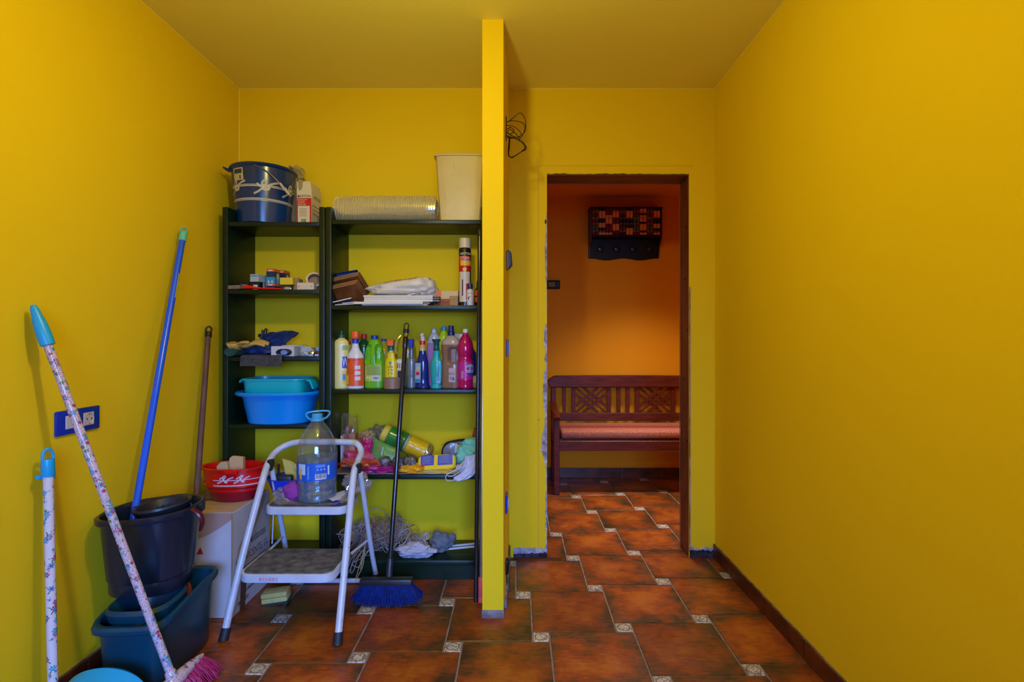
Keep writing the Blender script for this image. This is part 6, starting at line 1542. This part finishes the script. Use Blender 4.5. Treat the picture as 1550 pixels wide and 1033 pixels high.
# ================================================================ WALL FITTINGS
# blue double plate on the left wall
Ya, Yb = 1.492*F/(CX-81), 1.492*F/(CX-147.5)
za, zb = Z(620, Ya), Z(657, Ya)
t = thing('socket_plate', 'royal blue double wall plate with a light switch and a round socket', 'socket', (XL, (Ya+Yb)/2, 1.18-(638-CY)*((Ya+Yb)/2)/F+.003))
hw_ = (Yb-Ya)/2; hh_ = .0405
PLB = M((.004, .028, .42, 1), .28, name='royal_blue_plate')
B().box(.0, .010, -hw_, hw_, -hh_, hh_, .004, seg=2).build('plate', PLB, t)
SWW = M((.55, .50, .56, 1), .35, name='white_switch')
B().box(.009, .0125, -.056, -.012, -.022, .022, .0015).build('rocker', SWW, t)
sk = B().box(.009, .0118, .016, .060, -.022, .022, .001).build('socket_insert', SWW, t)
R90 = Matrix.Translation((.0119, .038, 0)) @ Matrix.Rotation(PI/2, 4, 'Y')
B().lathe([(.0195, .0), (.0205, .0012), (.0190, .0016), (.0172, -.0), (.0165, -.0015), (0, -.0015)], 32, mat=R90).build('socket_well', SWW, sk)
for dy in (-.0095, .0095):
    B().lathe([(0, 0), (.0026, 0), (.0026, .0006), (0, .0006)], 12, mat=Matrix.Translation((.0125, .038+dy, 0)) @ Matrix.Rotation(PI/2, 4, 'Y')).build('pin_hole', INK, sk)
for dz in (-.0165, .0165): B().box(.0119, .0140, .0355, .0405, dz-.002, dz+.002, .0005).build('earth_clip', M((.4, .25, .05, 1), .4, .6), sk)
# partition fittings
def px_part(Y): return -.0583+(Y-2.221)*(.0143/(YB-2.221))
Y_ = 2.50
t = thing('door_chime', 'small dark oval alarm sounder high on the side of the partition', 'alarm device', (px_part(Y_)+.0005, Y_, Z(394, Y_)))
B().prism([(0, -.044), (.014, -.044), (.024, -.030), (.027, 0), (.024, .030), (.014, .044), (0, .044)], -.03, .03, bev=.005).build('case', M((.035, .035, .022, 1), .4), t)
B().box(.0, .010, -.036, .034, -.047, .040, .004).build('base', M((.20, .18, .10, 1), .4), t)
B().box(.0235, .028, -.012, .012, -.030, -.008, .001).build('grille', BLK, t)
for zc, lb_ in ((Z(527, 2.52), 'blue light switch plate at chest height on the side of the partition'), (Z(761, 2.42), 'blue socket plate low on the side of the partition')):
    Yc = 2.52 if zc > 1 else 2.42
    t = thing('switch_plate', lb_, 'switch', (px_part(Yc)+.0005, Yc, zc))
    B().box(0, .009, -.04, .04, -.041, .041, .003).build('plate', PLB, t)
    B().box(.009, .014, -.022, .022, -.022, .022, .002).build('rocker', M((.45, .48, .60, 1), .35), t)
# black junction recess low on the partition
t = thing('cable_outlet', 'small black cable outlet near the floor on the side of the partition', 'outlet', (px_part(2.42)+.0005, 2.405, .135))
B().box(0, .006, -.022, .022, -.03, .035, .002).build('outlet_body', BLK, t)
B().tube(spl([(.004, 0, .03), (.012, -.004, .04), (.014, -.006, .02), (.010, -.01, -.03)], 6), .0035, 6).build('cable_stub', BLK, t)
# cable tangle
t = thing('cable_tangle', 'tangle of thin black cables sticking out of the partition near the ceiling', 'cable', (px_part(2.45), 2.45, 0))
CBK = M((.012, .012, .010, 1), .45, name='black_cable')
def C_(px, py, dy=0): 
    Y = 2.45+dy; return (X(px, Y)-px_part(2.45), dy, Z(py, Y))
loops = [
 [(766, 187), (775, 180), (787, 171), (794, 178), (796, 190), (794, 200), (785, 207), (775, 208), (767, 205)],
 [(766, 186), (773, 183), (785, 184), (794, 189), (793, 200), (787, 210), (778, 209), (768, 209)],
 [(767, 190), (776, 191), (784, 196), (789, 204), (784, 208), (776, 206), (768, 202)],
 [(767, 196), (773, 193), (778, 198), (773, 203), (768, 200), (772, 196), (780, 202), (786, 209)],
 [(768, 207), (777, 209), (788, 213), (795, 220), (796, 226), (789, 230), (780, 236), (774, 239), (770, 234), (771, 222), (772, 209)],
 [(768, 209), (780, 210), (790, 216), (795, 223), (790, 229), (783, 234), (775, 238), (770, 236), (769.5, 224), (771, 210)]]
b = B(); rd = random.Random(5)
for k, lp in enumerate(loops):
    b = B(); b.tube(spl([C_(px, py, rd.uniform(-.04, .04)) for px, py in lp], 6), .0019 if k < 4 else .0026, 6); b.build('cable', CBK, t)
B().box(-.002, .004, -.02, .02, Z(212, 2.45), Z(178, 2.45), .001).build('cable_hole', BLK, t)

# ================================================================ HALL
# thermostat
t = thing('thermostat', 'dark thermostat with a greenish display on the orange hall wall', 'thermostat', (X(837.5, HY), HY, Z(431.5, HY)))
B().box(-.055, .055, -.026, 0, -.036, .036, .004).build('case', M((.022, .012, .008, 1), .6, spec=.2), t)
B().box(-.042, .012, -.0275, -.026, -.018, .020, .0005).build('display', M((.22, .22, .05, 1), .6, spec=.1), t)
for i in range(2):
    for j in range(3): B().box(.018+.017*i, .027+.017*i, -.029, -.026, -.020+.015*j, -.011+.015*j, .001).build('button', M((.06, .04, .03, 1), .4), t)
lettering([('21', .022, -.015, 0)], lambda u, v: (u, -.0282, v), M((.03, .04, .01, 1), .5), t)
# hook on the left edge of the doorway
t = thing('wall_hook', 'tiny dark hook on the left edge of the doorway', 'hook', (X(826, YB), YB-.001, Z(336, YB)))
B().blob(.006, .006, .012, 3, .2, 3, 12, 8).build('hook_body', M((.06, .03, .02, 1), .5), t)
# coat rack
t = thing('coat_rack', 'dark navy coat rack cabinet with book-spine front and four knobs', 'coat rack', (.8885, HY-.0005, 0))
NVW = M((.004, .006, .016, 1), .5, spec=.3, name='navy_wood')
hwid = .2935; zt, zm, zb_ = 2.245, 2.020, 1.830
D0 = .125
for sx in (-1, 1):
    xa = sx*hwid-(0 if sx > 0 else 0)
    x0_, x1_ = (xa-.014, xa) if sx > 0 else (xa, xa+.014)
    bm = bmesh.new(); pts = [(0, zt-.01), (-D0, zt-.01), (-D0, zm-.02), (-D0*.82, zm-.05), (-.045, zb_+.10), (-.022, zb_+.015), (0, zb_+.01)]
    a = [bm.verts.new((x0_, y, z)) for y, z in pts]; d = [bm.verts.new((x1_, y, z)) for y, z in pts]
    bm.faces.new(a); bm.faces.new(d[::-1])
    for i in range(len(pts)): bm.faces.new((a[i], d[i], d[(i+1) % len(pts)], a[(i+1) % len(pts)]))
    B_ = B(); B_.bm(bm); B_.build('side_panel', NVW if sx > 0 else M((.05, .008, .006, 1), .5), t)
B().box(-hwid-.004, hwid+.006, -D0-.008, 0, zt-.012, zt, .003).build('top_board', NVW, t)
B().box(-hwid+.014, hwid-.014, -D0-.006, 0, zm-.018, zm-.004, .003).build('shelf', NVW, t)
pts = [(-hwid+.014, zm-.02), (hwid-.014, zm-.02)]
for k in range(41):
    x = hwid-.014-(2*hwid-.028)*k/40; pts.append((x, zb_+.008-.008*math.cos(k/40*2*PI*2+PI)-.004))
B().prism(pts, -.018, 0).build('back_board', NVW, t)
for k in range(4):
    B().lathe([(.010, 0), (.010, .022), (.022, .030), (.025, .042), (.018, .054), (0, .058)], 24, mat=Matrix.Translation((-.20+.135*k, -.018, 1.915)) @ Matrix.Rotation(PI/2, 4, 'X')).build('knob', M((.008, .010, .03, 1), .3), t)
B().box(-hwid+.014, hwid-.014, -D0+.006, -D0+.012, zm-.004, zt-.012).build('front_panel', BLK, t)
OR_ = (.85, .36, .05, 1); DR_ = (.16, .008, .005, 1); GR_ = (.04, .14, .03, 1); BKc = (.012, .008, .008, 1); GO = (.60, .42, .08, 1)
cols = ['DGRDGDRRGGDD', 'BOOOKKOOKKO', 'DDDOOOODDDDo', 'DoOODDDOOODD', 'DDDKKKKKDDDK', 'BOOODKKKKOOO', 'DRDGGGDDGGDD', 'OOkOOOkOOOkO', 'DGDRGDRDGGDD', 'BOOOKKKOOKKO']
cm = {'D': DR_, 'R': (.16, .012, .005, 1), 'G': GR_, 'O': OR_, 'o': OR_, 'B': BKc, 'K': BKc, 'k': BKc}
cw = (2*hwid-.028)/10; H_ = zt-.014-(zm-.002)
for k, s_ in enumerate(cols):
    xa = -hwid+.014+cw*k
    for hlf in range(2):
        b = B(); mats = []; x0_ = xa+cw/2*hlf; n_ = len(s_); names = []
        for q, ch in enumerate(s_):
            z1 = zt-.014-H_*q/n_; z0_ = zt-.014-H_*(q+1)/n_
            if ch not in names: names.append(ch); mats.append(M(cm[ch], .4))
            V = []
            for zz_ in (z0_, z1):
                for i in range(7):
                    a = PI*i/6; V.append((x0_+cw/4-cw/4*.94*math.cos(a), -D0+.006-.009*math.sin(a), zz_))
            b.add(V, [(i, i+1, i+8, i+7) for i in range(6)], names.index(ch))
        for zf in (.86, .62, .40, .12):
            z_ = zm+H_*zf; mi = len(names)
            V = []
            for zz_ in (z_, z_+.003):
                for i in range(5):
                    a = PI*(i+1)/6; V.append((x0_+cw/4-cw/4*.94*math.cos(a), -D0+.0055-.0096*math.sin(a), zz_))
            b.add(V, [(i, i+1, i+6, i+5) for i in range(4)], mi)
        mats.append(M(GO, .4) if ('G' in s_ or 'K' in s_) else M(DR_, .4))
        b.build('book_spine', mats, t)
# bench
WBN = M((.15, .022, .008, 1), .42, col2=(.08, .011, .005, 1), ns=5, spec=.22, stretch=(1.5, 10, 10), name='mahogany')
BY, FY = 4.375, 3.945
XL_, XR_ = X(838, BY-.02), X(1049, BY-.02)
t = thing('bench', 'reddish mahogany bench with lattice back panels in the hallway', 'bench', ((XL_+XR_)/2, FY, 0))
hw = (XR_-XL_)/2; dB = BY-FY
zr = lambda py: Z(py, BY)
for sx in (-1, 1):
    B().box(sx*hw-.020, sx*hw+.020, dB-.02, dB+.025, 0, zr(577), .004).build('leg', WBN, t)
    B().box(sx*(hw+.005)-.022, sx*(hw+.005)+.022, 0, .044, 0, .56, .004).build('leg', WBN, t)
    B().prism([], 0, 0) if False else None
    b = B(); b.tube(spl([(sx*(hw+.004), -.025, .575), (sx*(hw+.004), .05, .600), (sx*(hw+.004), .20, .605), (sx*(hw+.004), dB-.01, .640)], 6), [.026]*19, 10, flat=.55); b.build('armrest', WBN, t)
    B().box(sx*hw-.012, sx*hw+.012, .04, dB-.02, .34, .41, .003).build('side_rail', WBN, t)
b = B(); n_ = 24; pts = []
for k in range(n_+1):
    u = -1+2*k/n_; pts.append((u*(hw+.045), zr(569)+.006*(1-u*u)-.03*max(0, abs(u)-.96)/.04))
pts += [(hw+.048, zr(580)), (hw+.035, zr(586.5)), (-hw-.035, zr(586.5)), (-hw-.048, zr(580))]
B().prism(pts, dB-.028, dB+.018, bev=.006).build('top_rail', WBN, t)
B().box(-hw+.02, hw-.02, dB-.022, dB+.012, zr(637), zr(625), .003).build('lower_rail', WBN, t)
ox = (XL_+XR_)/2
def bx(px): return X(px, BY)-ox
zlo, zhi = zr(625.5), zr(586)
def vbar(p0, p1, w_=.0): B().box(bx(p0), bx(p1), dB-.012, dB+.004, zlo, zhi, .002).build('slat', WBN, t)
for p0, p1 in ((851.5, 856.6), (865.4, 870.8), (918.3, 924.5), (933.3, 939), (947, 952.8), (961, 967.3), (1015, 1021.5), (1030, 1035.5)): vbar(p0, p1)
for c0, c1 in ((870.8, 918.3), (967.3, 1015)):
    x0_, x1_ = bx(c0), bx(c1); cx_, cz_ = (x0_+x1_)/2, (zlo+zhi)/2; hx_, hz_ = (x1_-x0_)/2, (zhi-zlo)/2
    for sg in (-1, 1):
        for o_ in (-.075, .0, .075):
            # diagonal line through (cx+o, cz), slope sg, clipped to the panel
            d = Vector((hx_, sg*hz_)).normalized(); P0 = Vector((o_*.95, 0)); lo, hi = -9, 9
            for ax_, lim in ((0, hx_), (1, hz_)):
                a = (-lim-P0[ax_])/d[ax_]; b_ = (lim-P0[ax_])/d[ax_]; lo = max(lo, min(a, b_)); hi = min(hi, max(a, b_))
            p0 = P0+d*lo; p1 = P0+d*hi; nn = Vector((-d.y, d.x))*.0145
            y_ = dB-.012 if sg > 0 else dB-.004
            q = [p0-nn, p1-nn, p1+nn, p0+nn]
            B().prism([(max(-hx_, min(hx_, v.x))+cx_, max(-hz_, min(hz_, v.y))+cz_) for v in q], y_, y_+.008).build('lattice_slat', WBN, t)
B().box(-hw+.016, hw-.016, .006, .030, .330, .405, .003).build('seat_rail', WBN, t)
for k in range(6): B().box(-hw+.012, hw-.012, .034+.062*k, .088+.062*k, .405, .420, .002).build('seat_slat', WBN, t)
# striped cushion
CU, nt, p = clear_nodes('woven_cushion_cloth')
tc = nd(nt, 'ShaderNodeTexCoord'); sp = nd(nt, 'ShaderNodeSeparateXYZ'); nt.links.new(tc.outputs['Object'], sp.inputs[0])
r = nd(nt, 'ShaderNodeValToRGB'); cr = r.color_ramp; cr.elements[0].position = 0; cr.elements[0].color = (.50, .17, .09, 1)
cr.elements[1].position = 1; cr.elements[1].color = (.50, .20, .09, 1)
for q, cc in ((.30, (.48, .15, .08, 1)), (.40, (.36, .02, .015, 1)), (.62, (.36, .02, .015, 1)), (.66, (.55, .28, .14, 1)), (.70, (.36, .05, .03, 1)), (.80, (.45, .20, .08, 1))): e = cr.elements.new(q); e.color = cc
mr = nd(nt, 'ShaderNodeMapRange'); mr.inputs[1].default_value = 0; mr.inputs[2].default_value = .40; nt.links.new(sp.outputs[1], mr.inputs[0]); nt.links.new(mr.outputs[0], r.inputs[0])
vo = nd(nt, 'ShaderNodeTexVoronoi'); vo.inputs['Scale'].default_value = 75; nt.links.new(tc.outputs['Object'], vo.inputs['Vector'])
rr2 = nd(nt, 'ShaderNodeValToRGB'); rr2.color_ramp.elements[0].position = .25; rr2.color_ramp.elements[1].position = .42
nt.links.new(vo.outputs['Distance'], rr2.inputs[0])
mu = nd(nt, 'ShaderNodeMath', operation='MULTIPLY'); mu.inputs[1].default_value = .5; nt.links.new(rr2.outputs[0], mu.inputs[0])
mx = nd(nt, 'ShaderNodeMix', data_type='RGBA'); nt.links.new(mu.outputs[0], mx.inputs[0]); nt.links.new(r.outputs[0], mx.inputs[6]); mx.inputs[7].default_value = (.16, .03, .03, 1)
nt.links.new(mx.outputs[2], p.inputs['Base Color']); p.inputs['Roughness'].default_value = .9
tt = thing('bench_cushion', 'long woven cushion with red and orange stripes on the mahogany bench', 'cushion', (ox, FY, .4215))
B().box(-hw+.030, hw-.030, .004, dB-.03, 0, .058, .018, seg=3).build('cushion_body', CU, tt)
